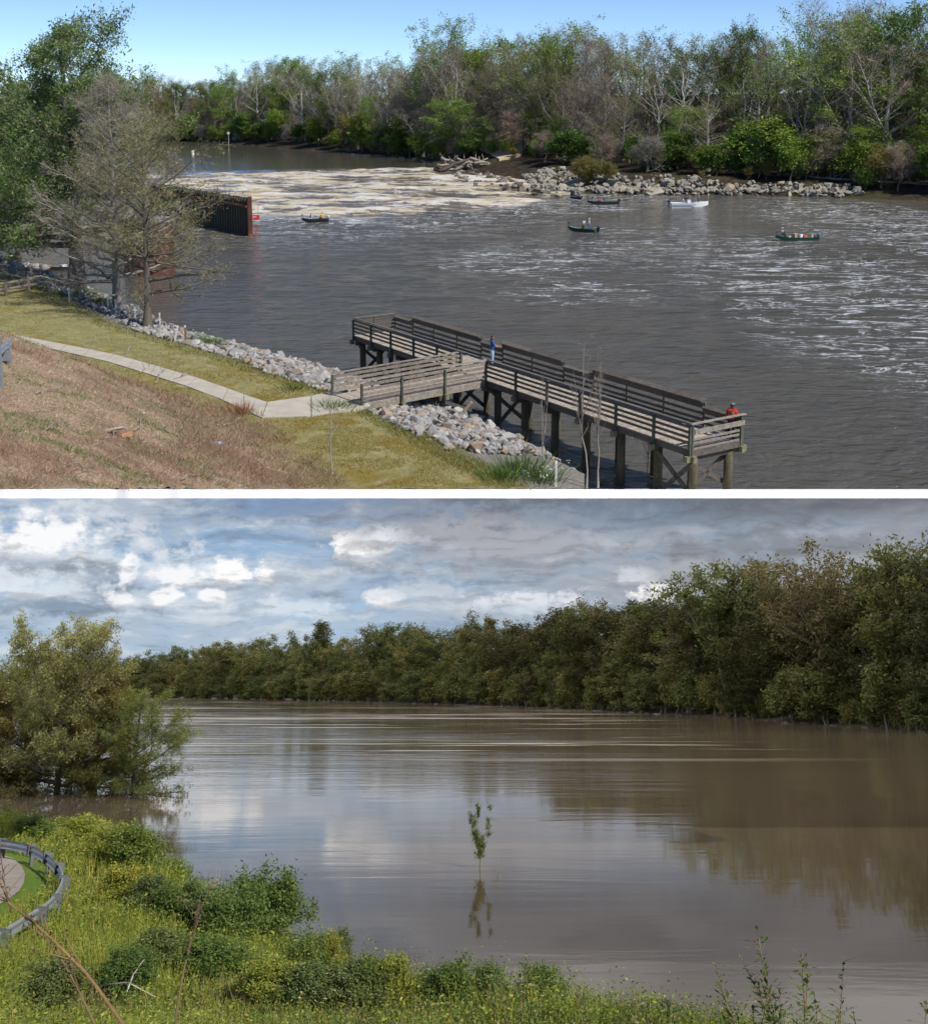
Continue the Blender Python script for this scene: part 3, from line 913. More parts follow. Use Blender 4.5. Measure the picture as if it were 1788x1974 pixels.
for s in range(2):
    proto('pale', tree_mesh(20 + s, limbs=20, f0=.45, prof=vase, elev=lambda h: .7 + .4 * h, sub=5, tw=5, twl=.06, tww=.0012, bark=(.52, .49, .43), twig=TWG, fork=2, wob=.04, r0=.013, name='pale_tree'))
for s in range(3):
    proto('fresh', tree_mesh(30 + s, limbs=30, f0=.30, prof=[round_, vase, round_][s], elev=lambda h: .4 + .6 * h, sub=6, tw=4, twl=.05, tww=.0012, leaf=4, leafsz=.0062, spread=.016, cols=FRESH, bark=GREY, twig=TWO, fork=1, wob=.025, name='leafing_tree'))
for s in range(2):
    proto('lime', tree_mesh(40 + s, limbs=30, f0=.16, prof=round_, elev=lambda h: .3 + .6 * h, sub=7, tw=2, twl=.05, leaf=9, leafsz=.0072, spread=.018, cols=LIME, bark=BROWN, twig=TWO, fork=1, name='lime_tree'))
for s in range(2):
    proto('mid', tree_mesh(50 + s, limbs=30, f0=.2, prof=round_, elev=lambda h: .35 + .6 * h, sub=7, tw=2, twl=.05, leaf=9, leafsz=.0072, spread=.019, cols=MID, bark=BROWN, twig=TWO, fork=1, name='green_tree'))
for s in range(2):
    proto('olive', tree_mesh(60 + s, limbs=32, f0=.25, prof=[round_, vase][s], elev=lambda h: .5 + .6 * h, sub=7, tw=6, twl=.05, tww=.0013, leaf=1, leafsz=.006, spread=.02, cols=OLIVE + BUD, bark=GREY, twig=TWO, fork=2, name='budding_tree'))
def bushprof(h): return .42 * (1 - h * .6)
proto('brush', tree_mesh(70, limbs=46, f0=.02, prof=bushprof, elev=lambda h: .5 + .7 * h, sub=7, tw=7, twl=.13, tww=.003, r0=.012, bark=GREY, twig=TWG, fork=4, wob=.06, name='brush'))
proto('brush', tree_mesh(71, limbs=46, f0=.02, prof=bushprof, elev=lambda h: .4 + .7 * h, sub=7, tw=7, twl=.13, tww=.003, r0=.012, bark=BROWN, twig=TWR, droop=.15, fork=4, wob=.06, name='brush'))
proto('shrub', tree_mesh(72, limbs=40, f0=.03, prof=bushprof, elev=lambda h: .4 + .7 * h, sub=6, tw=2, twl=.1, tww=.003, leaf=5, leafsz=.022, spread=.05, cols=LIME, bark=BROWN, twig=TWO, fork=3, wob=.05, name='shrub'))
proto('shrub', tree_mesh(73, limbs=40, f0=.03, prof=bushprof, elev=lambda h: .4 + .7 * h, sub=6, tw=2, twl=.1, tww=.003, leaf=5, leafsz=.022, spread=.05, cols=MID, bark=BROWN, twig=TWO, fork=3, wob=.05, name='shrub'))
proto('oshrub', tree_mesh(74, limbs=44, f0=.02, prof=bushprof, elev=lambda h: .7 + .6 * h, sub=7, tw=6, twl=.12, tww=.0035, leaf=2, leafsz=.016, spread=.05, cols=((.24, .21, .06), (.19, .17, .05)), bark=BROWN, twig=(.22, .19, .08), fork=4, wob=.05, name='shrub'))
BARKD = (.10, .085, .065)
# late-summer crowns of the flood picture
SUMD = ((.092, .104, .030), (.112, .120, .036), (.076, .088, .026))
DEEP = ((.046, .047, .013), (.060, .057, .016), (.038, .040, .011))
SUMO = ((.130, .132, .042), (.112, .120, .036), (.155, .145, .05))  # paler set, planted more on the left in place of haze
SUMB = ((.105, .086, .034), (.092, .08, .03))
def cone(h): return .22 * (1 - h) + .05
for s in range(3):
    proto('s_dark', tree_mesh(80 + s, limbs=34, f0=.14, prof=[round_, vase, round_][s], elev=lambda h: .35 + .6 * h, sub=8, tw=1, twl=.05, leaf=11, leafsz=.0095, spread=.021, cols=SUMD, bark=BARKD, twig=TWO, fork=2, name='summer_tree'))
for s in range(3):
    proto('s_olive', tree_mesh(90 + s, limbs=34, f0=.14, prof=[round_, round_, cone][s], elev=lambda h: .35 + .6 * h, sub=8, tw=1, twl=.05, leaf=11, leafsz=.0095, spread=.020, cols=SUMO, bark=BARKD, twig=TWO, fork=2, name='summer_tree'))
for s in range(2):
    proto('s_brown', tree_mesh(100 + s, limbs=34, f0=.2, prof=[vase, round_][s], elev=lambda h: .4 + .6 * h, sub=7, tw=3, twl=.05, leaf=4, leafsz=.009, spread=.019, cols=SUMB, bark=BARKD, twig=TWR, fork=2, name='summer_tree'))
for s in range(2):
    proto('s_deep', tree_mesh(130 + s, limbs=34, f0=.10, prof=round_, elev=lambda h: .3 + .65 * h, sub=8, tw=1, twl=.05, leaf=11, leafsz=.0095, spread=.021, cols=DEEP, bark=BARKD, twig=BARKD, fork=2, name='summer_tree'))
proto('s_open', tree_mesh(110, limbs=24, f0=.42, prof=lambda h: .10 + .12 * math.sin(PI * h), elev=lambda h: .7, sub=5, tw=2, twl=.05, leaf=11, leafsz=.009, spread=.016, cols=SUMD, bark=BARKD, twig=TWO, fork=3, wob=.04, name='summer_tree'))
proto('s_pine', tree_mesh(111, limbs=26, f0=.35, prof=lambda h: .15 * (1 - h) + .05, elev=lambda h: .15 + .9 * h, sub=6, tw=3, twl=.04, leaf=7, leafsz=.009, spread=.013, cols=SUMD, bark=BARKD, twig=TWO, wob=.012, name='summer_tree'))
for s in range(3):
    proto('s_shrub', tree_mesh(120 + s, limbs=38, f0=.02, prof=bushprof, elev=lambda h: .35 + .7 * h, sub=7, tw=1, twl=.1, tww=.003, leaf=7, leafsz=.022, spread=.055, cols=[SUMD, SUMO, SUMD][s], bark=BARKD, twig=TWO, fork=3, wob=.05, name='summer_shrub'))

KNAME = dict(bare='bare_tree', pale='bare_tree', fresh='leafing_tree', lime='leafy_tree', mid='leafy_tree', olive='budding_tree', brush='bare_bush', shrub='shrub', oshrub='shrub',
             s_dark='leafy_tree', s_olive='leafy_tree', s_brown='leafy_tree', s_open='leafy_tree', s_pine='pine_tree', s_deep='leafy_tree', s_shrub='shrub')
KTXT = dict(bare='bare grey tree', pale='bare white-barked tree', fresh='fresh light-green tree', lime='bright lime-green tree', mid='dark green tree', olive='olive budding tree',
            brush='tangled leafless bush', shrub='green shrub', oshrub='olive yellow shrub', s_dark='dark green tree', s_olive='olive green tree', s_brown='brownish thinning tree', s_open='gaunt open-crowned tree',
            s_pine='tall narrow pine', s_deep='blackish green tree', s_shrub='low shrub')
ORD = ['first', 'second', 'third', 'fourth', 'fifth', 'sixth', 'seventh', 'eighth', 'ninth', 'tenth', 'eleventh', 'twelfth', 'thirteenth', 'fourteenth', 'fifteenth', 'sixteenth', 'seventeenth', 'eighteenth', 'nineteenth', 'twentieth']
rnd = random.Random(5)
FOREST = []
def plant(kind, loc, H, frame=None, wide=1.0, variant=None, label=None, group=None, cat='tree', lean=0.0):
    tm, cm = PROTO[kind][variant if variant is not None else rnd.randrange(len(PROTO[kind]))]
    rz = rnd.uniform(0, 2 * PI)
    o = thing(KNAME[kind], label, cat, loc, rz, frame, group, (H * wide, H * wide, H))
    if lean:
        o.matrix_world = o.matrix_world @ Matrix.Rotation(lean, 4, 'X')
    link('trunk' if 'shrub' not in kind and 'brush' not in kind else 'stems', tm, o)
    link('crown', cm, o)
    return o
def forest(entries, marks, frame, group, where):
    """entries: (px, rowtag, kind, loc, H, wide). labels count from the left inside each stretch of wood"""
    cnt = {}
    entries = sorted(entries, key=lambda e: e[0])
    seg = lambda px: next((m for lim, m in marks if px < lim), marks[-1][1])
    for e in entries:
        kk = (seg(e[0]), e[1], KTXT[e[2]])
        cnt[kk] = cnt.get(kk, 0) + 1
    seen = {}
    for px, rt, kind, loc, H, wide in entries:
        kk = (seg(px), rt, KTXT[kind])
        seen[kk] = seen.get(kk, 0) + 1
        od = 'only one' if cnt[kk] == 1 else ORD[min(seen[kk] - 1, 19)] + ' from left'
        lb = f'{KTXT[kind]}, {od} in {rt} {kk[0]}'
        plant(kind, loc, H, frame, wide, label=lb, group=group, cat='shrub' if 'shrub' in kind or kind == 'brush' else 'tree')

# far wood over the low river
SKY_A = [(-300, 150), (0, 165), (250, 147), (300, 150), (360, 157), (420, 162), (480, 132), (560, 124), (640, 122), (700, 120), (770, 128), (800, 118), (830, 80), (870, 65), (905, 105), (960, 98), (1000, 84), (1060, 77), (1120, 70), (1180, 74), (1230, 92), (1280, 78), (1330, 74), (1380, 66), (1450, 72), (1520, 74), (1570, 58), (1610, 45), (1645, 14), (1680, 42), (1730, 35), (1788, 22), (2100, 10)]
FRONT_A = [(-300, 540), (250, 516), (400, 492), (560, 440), (640, 400), (800, 345), (850, 322), (930, 312), (1040, 286), (1200, 262), (1400, 252), (1600, 238), (1788, 226), (2100, 210)]
ip = lambda tab, p: float(np.interp(p, [a for a, _ in tab], [b for _, b in tab]))
def zone_kind(px, row, r):
    u = r.random()
    if row == 'back row':
        if px < 450: return 'bare' if u < .62 else ('fresh' if u < .85 else 'mid')
        if px < 1000: return 'bare' if u < .45 else ('fresh' if u < .88 else 'lime')
        return 'bare' if u < .42 else ('fresh' if u < .76 else ('olive' if u < .92 else 'mid'))
    if row == 'middle row':
        return 'bare' if u < .44 else ('pale' if u < .54 else ('olive' if u < .72 else ('fresh' if u < .92 else 'mid')))
    if row == 'rear thicket': return 'bare' if u < .5 else 'olive'
    if row == 'understorey': return 'bare' if u < .42 else ('olive' if u < .62 else ('lime' if u < .78 else 'mid' if u < .9 else 'fresh'))
    return 'bare' if u < .34 else ('pale' if u < .58 else ('olive' if u < .72 else ('lime' if u < .82 else ('mid' if u < .90 else 'fresh'))))
ents = []
r_ = random.Random(11)
for rt, off, hs, stepm in (('back row', 34, (.90, 1.05), 3.8), ('middle row', 20, (.70, .98), 4.2), ('front row', 8, (.5, .88), 4.6), ('understorey', 3, (.24, .48), 5.2), ('rear thicket', 46, (.5, .7), 5.0)):
    px = -60.0 if rt in ('back row', 'rear thicket') else 110.0
    while px < 1920:
        y = ip(FRONT_A, px) + off + r_.uniform(-5, 5)
        p = AD(px, 300, y)
        zb = float(h_far(p.x, p.y)[0])
        ztop = AD(px, ip(SKY_A, px) + (4 if rt == 'back row' else 0), y).z
        H = (ztop - zb) * r_.uniform(*hs)
        kd = zone_kind(px, rt, r_)
        if not (rt != 'back row' and 300 > px and px < 60):
            ents.append((px, rt, kd, (p.x, p.y, zb - .2), H, r_.uniform(.95, 1.4) * (1.6 if rt in ('understorey', 'rear thicket') else 1.0)))
        px += stepm * F / y * r_.uniform(.7, 1.3) * (1.15 if px > 1000 else .95)
MARKS_A = [(330, 'beyond bare cypresses'), (430, 'behind the white buoy'), (560, 'across from the steel wall'), (700, 'above the rapids'), (830, 'left of driftwood pile'),
           (930, 'behind driftwood pile'), (1060, 'behind the sand patch'), (1200, 'behind the willow scrub'), (1350, 'behind the white motorboat'), (1500, 'behind the boulder bank'), (1650, 'behind the long green boat'), (9999, 'at dark eroded shore')]
# hand-placed skyline trees
for px, top, y, kd, w in [(845, 64, 352, 'fresh', .9), (870, 68, 350, 'fresh', .8), (1055, 74, 300, 'lime', .7), (1125, 66, 290, 'bare', 1.0), (1410, 62, 270, 'mid', .8), (1640, 10, 250, 'bare', 1.1), (1735, 30, 244, 'mid', 1.0), (1580, 50, 258, 'fresh', 1.0),
                          (560, 118, 452, 'lime', .9), (285, 140, 530, 'olive', .9), (720, 190, 372, 'lime', 1.0), (545, 190, 448, 'lime', 1.0), (1305, 215, 255, 'lime', 1.0), (690, 150, 392, 'pale', 1.1), (655, 140, 402, 'pale', 1.0), (885, 120, 330, 'pale', 1.0)]:
    p = AD(px, 300, y); zb = float(h_far(p.x, p.y)[0])
    ents.append((px, 'skyline' if top < 145 else 'waterside strip', kd, (p.x, p.y, zb - .2), AD(px, top, y).z - zb, w))
forest(ents, MARKS_A, None, 'trees of the far wood', '')
ents = []
px = 230.0
while px < 1840:
    y = ip(FRONT_A, px) - r_.uniform(0, 9)
    p = AD(px, 300, y)
    zb = float(h_far(p.x, p.y)[0])
    dist_w = zb
    u = r_.random()
    kd = 'brush' if u < .34 else ('shrub' if u < .86 else 'oshrub')
    ents.append((px, 'fringe', kd, (p.x, p.y, max(zb, .3) - .1), r_.uniform(3.5, 10), r_.uniform(1.0, 1.7)))
    px += 3.6 * F / y * r_.uniform(.6, 1.3)
forest(ents, MARKS_A, None, 'bushes fringing the far wood', '')

# flooded wood
SKY_B = [(-300, 1275), (0, 1290), (180, 1268), (240, 1272), (300, 1266), (340, 1262), (420, 1248), (470, 1238), (520, 1238), (560, 1248), (600, 1240), (640, 1236), (700, 1238), (760, 1210), (800, 1218), (860, 1224), (910, 1212), (950, 1198), (1000, 1212), (1060, 1205), (1130, 1172), (1180, 1190), (1230, 1168), (1300, 1178), (1360, 1165), (1440, 1150), (1500, 1165), (1560, 1118), (1620, 1132), (1680, 1125), (1730, 1112), (1788, 1085), (2100, 1070)]
SHORE_B = [(-300, 640), (0, 650), (240, 640), (500, 560), (700, 505), (900, 445), (1200, 350), (1500, 270), (1788, 215), (2200, 170)]
ents = []
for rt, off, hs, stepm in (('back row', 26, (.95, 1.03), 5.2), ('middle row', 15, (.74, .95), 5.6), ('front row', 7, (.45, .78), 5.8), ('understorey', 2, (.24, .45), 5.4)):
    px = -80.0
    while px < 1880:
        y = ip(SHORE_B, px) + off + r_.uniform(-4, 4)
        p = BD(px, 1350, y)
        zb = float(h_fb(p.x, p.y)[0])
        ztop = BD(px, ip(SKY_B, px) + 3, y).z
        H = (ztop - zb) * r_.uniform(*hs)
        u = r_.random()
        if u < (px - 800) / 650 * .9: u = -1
        kd = ('s_deep' if u < 0 else 's_dark' if u < (.30 if px < 700 else .55) else 's_olive' if u < .82 else 's_brown' if u < .95 else 's_open')  # paler crowns on the left stand in for haze, darker to the right
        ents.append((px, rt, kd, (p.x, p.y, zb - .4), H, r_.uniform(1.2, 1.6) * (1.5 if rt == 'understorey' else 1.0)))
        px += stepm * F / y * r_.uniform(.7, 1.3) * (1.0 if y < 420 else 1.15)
for px, top, y, kd, w in [(612, 1200, 545, 's_pine', 1.3), (585, 1218, 548, 's_open', 1.0), (742, 1205, 505, 's_open', 1.0), (905, 1205, 455, 's_pine', .9), (925, 1206, 452, 's_pine', .9), (950, 1192, 450, 's_pine', 1.2), (1135, 1162, 385, 's_brown', .9), (1095, 1186, 392, 's_open', 1.0),
                          (1235, 1165, 350, 's_pine', 1.4), (1430, 1090, 300, 's_open', 1.35), (1405, 1110, 296, 's_open', 1.2), (1362, 1145, 315, 's_open', 1.0), (1460, 1090, 304, 's_open', 1.1), (1575, 1080, 262, 's_brown', 1.2), (1640, 1095, 252, 's_brown', 1.1), (335, 1248, 640, 's_open', 1.2), (1745, 1075, 228, 's_dark', 1.1)]:
    p = BD(px, 1350, y); zb = float(h_fb(p.x, p.y)[0])
    ents.append((px, 'skyline', kd, (p.x, p.y, zb - .3), BD(px, top, y).z - zb, w))
MARKS_B = [(230, 'behind flooded cypress clump'), (480, 'on farthest flooded shore'), (660, 'around the tall flood pine'), (860, 'left beyond lone flooded sapling'), (1010, 'straight beyond lone sapling'), (1200, 'right beyond lone flooded sapling'),
           (1380, 'under small bright cloud'), (1520, 'around the gaunt flood tree'), (1660, 'before darkest flooded shore'), (9999, 'on darkest flooded shore')]
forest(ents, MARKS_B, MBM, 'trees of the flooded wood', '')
ents = []
px = 180.0
while px < 1860:
    y = ip(SHORE_B, px) + r_.uniform(-2.5, 2)
    p = BD(px, 1350, y)
    ents.append((px, 'fringe', 's_shrub', (p.x, p.y, -9.2), r_.uniform(4, 11), r_.uniform(1.0, 1.5)))
    px += 3.8 * F / y * r_.uniform(.6, 1.3)
forest(ents, MARKS_B, MBM, 'bushes standing in the flood', '')
# ------------------------------------------------------------------ near cypresses over the low river
def near_tree(name, label, px, row, z, top_row, meshes, wide=1.0, frame=None, rz=0.0, proj=AD):
    p = A(px, row, z) if frame is None else B(px, row, z)
    return p
def planted(name, label, loc, H, tm, cm, frame=None, rz=0.0, wide=1.0, cat='tree', group=None, stem='trunk'):
    o = thing(name, label, cat, loc, rz, frame, group, (H * wide, H * wide, H))
    link(stem, tm, o); link('crown', cm, o)
    return o
def flare(h): return 1.0
CYP = ((.17, .24, .08), (.19, .26, .085), (.14, .205, .065), (.23, .26, .125))
T1 = tree_mesh(201, r0=.030, limbs=70, f0=.18, prof=lambda h: .33 * (1 - h ** 2.6) ** .8 + .05, elev=lambda h: .0 + 1.05 * h, sub=16, tw=6, twl=.04, tww=.0007, leaf=8, leafsz=.0042, spread=.010, cols=CYP, bark=(.13, .11, .09), twig=(.2, .17, .12), wob=.015, fork=2, droop=.05, subl=.36, name='green_cypress')
p = A(148, 566, 1.6)
planted('cypress_tree', 'tall green cypress with thick dark trunk flaring at its base', p, AD(120, 62, p.y).z - p.z, *T1, rz=.6)
T2 = tree_mesh(202, r0=.017, limbs=74, f0=.13, prof=lambda h: .33 * (1 - h) ** .8 + .03, elev=lambda h: .12 + .75 * h, sub=13, tw=9, twl=.045, tww=.0009, bark=(.27, .245, .21), twig=(.30, .265, .22), wob=.006, droop=.04, subl=.36, name='bare_cypress')
p = A(228, 602, 1.8)
planted('cypress_tree', 'bare grey conical cypress between the green cypress and olive cypress', p, AD(195, 150, p.y).z - p.z, *T2, rz=1.9)
T3 = tree_mesh(203, r0=.020, limbs=60, f0=.18, prof=lambda h: .40 * math.sqrt(max(.02, 1 - (1.5 * h - .55) ** 2)) + .02, elev=lambda h: .0 + .85 * h, sub=12, tw=7, twl=.05, tww=.0010, leaf=1, leafsz=.0048, spread=.012, cols=((.27, .235, .09), (.23, .21, .08)), bark=(.13, .11, .09), twig=(.27, .235, .145), wob=.01, droop=.10, fork=1, subl=.38, name='olive_cypress')
p = A(285, 631, 2.0)
planted('cypress_tree', 'smaller budding olive cypress nearest the steel wall', p, AD(300, 260, p.y).z - p.z, *T3, rz=.2)
T4 = tree_mesh(204, r0=.022, limbs=50, f0=.1, prof=round_, elev=lambda h: .2 + .8 * h, sub=10, tw=3, twl=.04, tww=.001, leaf=8, leafsz=.0052, spread=.015, cols=((.14, .235, .05), (.165, .255, .06)), bark=BROWN, twig=TWO, wob=.02, fork=2, name='green_tree')
for (px, row, top, w, lb) in [(15, 470, 190, 1.25, 'dense green tree on the lock island, behind the tall cypress'), (75, 455, 250, 1.3, 'round green tree behind the tall cypress trunk'), (-45, 505, 205, 1.2, 'green tree cut off by the photo edge beside the rail fence'),
                              (40, 520, 330, 1.5, 'low green tree hanging over the inlet by the rail fence')]:
    p = A(px, row, 1.5)
    planted('leafy_tree', lb, p, AD(px, top, p.y).z - p.z, *T4, rz=px, wide=w)
for (px, row, top, k, w, lb) in [(150, 385, 190, 'fresh', 1.3, 'light green tree far behind the tall cypress'), (250, 372, 215, 'bare', 1.3, 'bare tree on the lock island behind bare cypress'), (330, 365, 290, 'brush', 1.2, 'leafless bush on the lock island by the steel wall')]:
    p = A(px, row, 3.5)
    plant(k, p, AD(px, top, p.y).z - p.z, None, w, label=lb, cat='tree' if k != 'brush' else 'shrub')

# ------------------------------------------------------------------ lock works
o = thing('sheet_pile_wall', 'corrugated dark steel sheet pile wall jutting into the rapids', 'wall', (-28, 157, 0))
a, b = Vector((-28, 157, 0)), Vector((-50, 190, 0))
d = (b - a).normalized(); nn = Vector((-d.y, d.x, 0))
nper = 46; L = (b - a).length
for k in range(nper):
    x0 = k * L / nper; w = L / nper
    prof = [(0, 0), (.32, 0), (.45, .34), (.87, .34), (1, 0)]
    V = []
    for z in (-2.0, 5.0 + .05 * math.sin(k * 1.7)):
        for q, off in prof:
            c = d * (x0 + q * w) + nn * off
            V.append((c.x, c.y, z))
    Fc = [[i, i + 1, 6 + i, 5 + i] for i in range(4)]
    MB().add(V, Fc, (.085, .08, .06) if k % 5 else (.12, .07, .045)).build('sheet_pile', M_STEEL, o)
mb = MB(); mb.add(*bar(nn * .6 + Vector((0, 0, 3.9)) , nn * .6 + d * L + Vector((0, 0, 3.9)), .3, .3), (.16, .06, .035)); mb.build('waler_beam', M_STEEL, o)
mb = MB(); mb.add(*bar((-.1, -.2, -2), (-.1, -.2, 5.2), .5, .4, (0, 1, 0)), (.15, .06, .04)); mb.add(*box((.1, -.3, .1), (.9, .9, .3)), (.2, .1, .06)); mb.build('end_post', M_STEEL, o)
# red warning sign hanging beside it
s0 = A(491, 424, .35)
o = thing('warning_sign', 'red warning sign hung from an orange frame beside the steel wall', 'sign', (s0.x, s0.y, 0))
mb = MB(); mb.add(*box((0, 0, .72), (1.35, .08, .72)), (.75, .03, .025)); mb.build('board', M_PAINT, o)
mb = MB(); mb.add(*box((0, -.02, 1.13), (1.36, .1, .08)), (.8, .8, .8))
for q, (xx, w) in enumerate([(-.15, .8), (-.1, .9), (-.3, .5)]):
    mb.add(*box((xx, -.045, .9 - q * .13), (w, .008, .045)), (.85, .8, .8))
mb.build('lettering', M_PAINT, o)
mb = MB()
for xx in (-.55, .55):
    mb.add(*tube([(xx, 0, 1.0), (xx, 0, 2.9)], .035, 5), (.55, .2, .06))
mb.add(*tube([(-1.4, 0, 2.85), (.6, 0, 2.9)], .03, 5), (.5, .5, .5))
mb.build('frame', M_PAINT, o)
# rusty cell, concrete lock wall
p = A(278, 533)
o = thing('mooring_cell', 'rust-red round steel mooring cell behind the cypress trunks', 'cofferdam', (p.x, p.y + 2.4, 0))
ring = [(2.5 * math.cos(i * PI / 24) * (1 + .03 * (i % 2)), 2.5 * math.sin(i * PI / 24) * (1 + .03 * (i % 2))) for i in range(48)]
V, Fc = ngon_prism(ring, -2, 5.4)
mb = MB(); mb.add(V, Fc, (.105, .042, .03)); mb.build('steel_shell', M_STEEL, o)
V, Fc = ngon_prism([(x * 1.03, y * 1.03) for x, y in ring], 5.4, 5.65); mb = MB(); mb.add(V, Fc, (.3, .28, .25)); mb.build('cap', M_STEEL, o)
o = thing('lock_wall', 'long pale concrete lock wall seen through the cypress branches', 'wall', (-70, 205, 3.6))
mb = MB(); mb.add(*bar((-60, -6, .2), (14, -2, .2), 3.0, 2.2)); mb.build('concrete_body', M_CONC, o)
mb = MB(); mb.add(*bar((-60, -6, 1.5), (14, -2, 1.5), 3.3, .3)); mb.build('coping', M_CONC, o)
o = thing('lock_wall', 'lower concrete guide wall running from lock toward the mooring cell', 'wall', (-44, 166, 0))
mb = MB(); mb.add(*bar((0, 0, 1.2), (-70, 4, 1.2), 2.0, 5.0)); mb.build('concrete_body', M_CONC, o)
mb = MB(); mb.add(*bar((0, 0, 3.8), (-70, 4, 3.8), 2.3, .25)); mb.build('coping', M_CONC, o)

# ------------------------------------------------------------------ fishing pier
Zd = 2.9
C0, E1, E2, WN = A(943, 732, Zd), A(683, 646, Zd), A(1331, 866, Zd), A(701, 778, Zd)
vx = (E2 - E1).normalized()
ang = math.atan2(vx.y, vx.x)
pier = thing('fishing_pier', 'weathered timber T-shaped fishing pier standing on piles in the river', 'pier', (E1.x, E1.y, 0), ang)
PM = pier.matrix_world.copy(); PMI = PM.inverted()
LN = (E2 - E1).length
PW = 2.9
cl = PMI @ C0; wl_ = PMI @ WN
def proj_px(P):
    q = Matrix.Rotation(PITCH_A, 3, 'X') @ (Vector(P) - CAM)
    return CX + F * q.x / q.y
def solve_x(px, y, z):
    lo, hi = -2.0, LN + 3
    for _ in range(40):
        m = (lo + hi) / 2
        if proj_px(PM @ Vector((m, y, z))) < px: lo = m
        else: hi = m
    return (lo + hi) / 2
rp_ = random.Random(3)
def wood(k=1.0):  # base darkened so rail boards read as shaded, higher k for sunlit decks
    g = rp_.uniform(.8, 1.2) * k
    return (.125 * g, .108 * g, .088 * g)
GREENP = (.095, .105, .075)
# deck boards
mb = MB()
n = int(LN / .15)
for i in range(n):
    mb.add(*box(((i + .5) * .15, PW / 2, Zd - .02 + rp_.uniform(-.004, .004)), (.138, PW + .1, .04)), wood(3.1))  # tone raised so the deck reads as sunlit
tag(mb.build('deck_boards', M_WOOD, pier), kind='stuff')
wd = Vector((wl_.x - cl.x, wl_.y - cl.y, 0)); WL = wd.length; wd.normalize()
wp = Vector((wd.y, -wd.x, 0))
if wp.x > 0: wp = -wp
WW = 2.4
mb = MB()
n = int(WL / .15)
for i in range(n):
    c = Vector((cl.x, 0, 0)) + wd * ((i + .5) * .15) + wp * (WW / 2)
    mb.add(*bar(c - wp * WW / 2 + Vector((0, 0, Zd - .02)), c + wp * WW / 2 + Vector((0, 0, Zd - .02)), .138, .04), wood(3.1))
tag(mb.build('walkway_boards', M_WOOD, pier), kind='stuff')
def beam(p, q, w, h, name='beam', col=None, up=(0, 0, 1)):
    m = MB(); m.add(*bar(p, q, w, h, up), col or wood()); return m.build(name, M_WOOD, pier)
for yy in (.04, PW - .04):
    beam((-.05, yy, Zd - .2), (LN + .05, yy, Zd - .2), .08, .30)
for yy in (.7, 1.45, 2.2):
    beam((0, yy, Zd - .2), (LN, yy, Zd - .2), .08, .28, 'joist')
for xx in (-.02, LN + .02):
    beam((xx, 0, Zd - .2), (xx, PW, Zd - .2), .08, .30)
w0 = Vector((cl.x, 0, 0))
for off in (.04, WW / 2, WW - .04):
    q = w0 + wp * off
    beam(q + Vector((0, 0, Zd - .2)), q + wd * WL + Vector((0, 0, Zd - .2)), .08, .32, col=wood(2.2))
def post(x, y, out, h=1.05, name='rail_post'):
    m = MB()
    m.add(*box((x, y, Zd + h / 2 - .32), (.12, .10, h + .5)), GREENP)
    m.add(*box((x + out[0] * .12, y + out[1] * .12, Zd - .42), (.2, .2, .26)), (.20, .19, .11))
    m.build(name, M_WOOD, pier)
def rails(p, q, zs, hs, cap, capw=.16, k=1.0, caph=.045, tilt=(0, 0, 1), side=Vector((0, 0, 0))):
    p, q = Vector(p), Vector(q)
    for z, h in zip(zs, hs):
        beam(p + side + Vector((0, 0, Zd + z)), q + side + Vector((0, 0, Zd + z)), .045, h, 'rail_board', wood(k))
    if cap:
        beam(p + Vector((0, 0, Zd + cap)), q + Vector((0, 0, Zd + cap)), capw, caph, 'cap_rail', wood(1.15 * k), tilt)
NP = [683, 717, 755, 799, 844]
xs = [solve_x(p, 0, Zd + .5) for p in NP]; xs[0] = 0.0
jx = (w0 + wp * WW).x
xl = xs + [jx]
xr = [cl.x] + [solve_x(p, 0, Zd + .5) for p in (996, 1056, 1119.5, 1189, 1262)] + [LN]
for seq in (xl, xr):
    for x in seq:
        post(x, -.08, (0, -1))
    for a_, b_ in zip(seq[:-1], seq[1:]):
        rails((a_, -.01, 0), (b_, -.01, 0), (.93, .70, .47, .24), (.11, .11, .11, .11), 1.1, .17)
FP = [761, 795, 835, 879.6, 926.5, 967.6, 1024, 1085, 1142, 1206, 1277, 1354, 1428]
HI = [0, 1, 1, 1, 0, 1, 1, 0, 1, 1, 1, 0]
fx = [solve_x(p, PW, Zd + .5) for p in FP]; fx[0] = 0.0; fx[-1] = LN
for i, x in enumerate(fx):
    hi = (i < len(HI) and HI[i]) or (i > 0 and HI[i - 1])
    post(x, PW + .08, (0, 1), 1.2 if hi else .9)
for i, h in enumerate(HI):
    p, q = (fx[i], PW + .01, 0), (fx[i + 1], PW + .01, 0)
    if h:
        rails(p, q, (.98, .62, .34, .12), (.24, .13, .13, .1), 1.24, .32, .8, .05, (0, -.35, 1))
    else:
        rails(p, q, (.74, .46, .2), (.2, .12, .12), .93, .26, .9, .05, (0, -.2, 1))
# ends
post(-.02, PW * .5, (-1, 0)); post(LN + .04, 0.02, (1, 0)); post(LN + .04, PW - .02, (1, 0), 1.05)
rails((-.03, 0, 0), (-.03, PW, 0), (.93, .70, .47, .24), (.13, .13, .13, .13), 1.1, .2)
rails((LN + .05, -.1, 0), (LN + .05, PW + .2, 0), (), (), 1.1, .17, 2.0)
rails((LN + .1, .1, 0), (LN + .1, PW + .12, 0), (.74,), (.22,), 0, k=2.2)
rails((LN + .02, .1, 0), (LN + .02, PW - .1, 0), (.40, .22, -.10), (.09, .09, .26), 0, k=1.9)
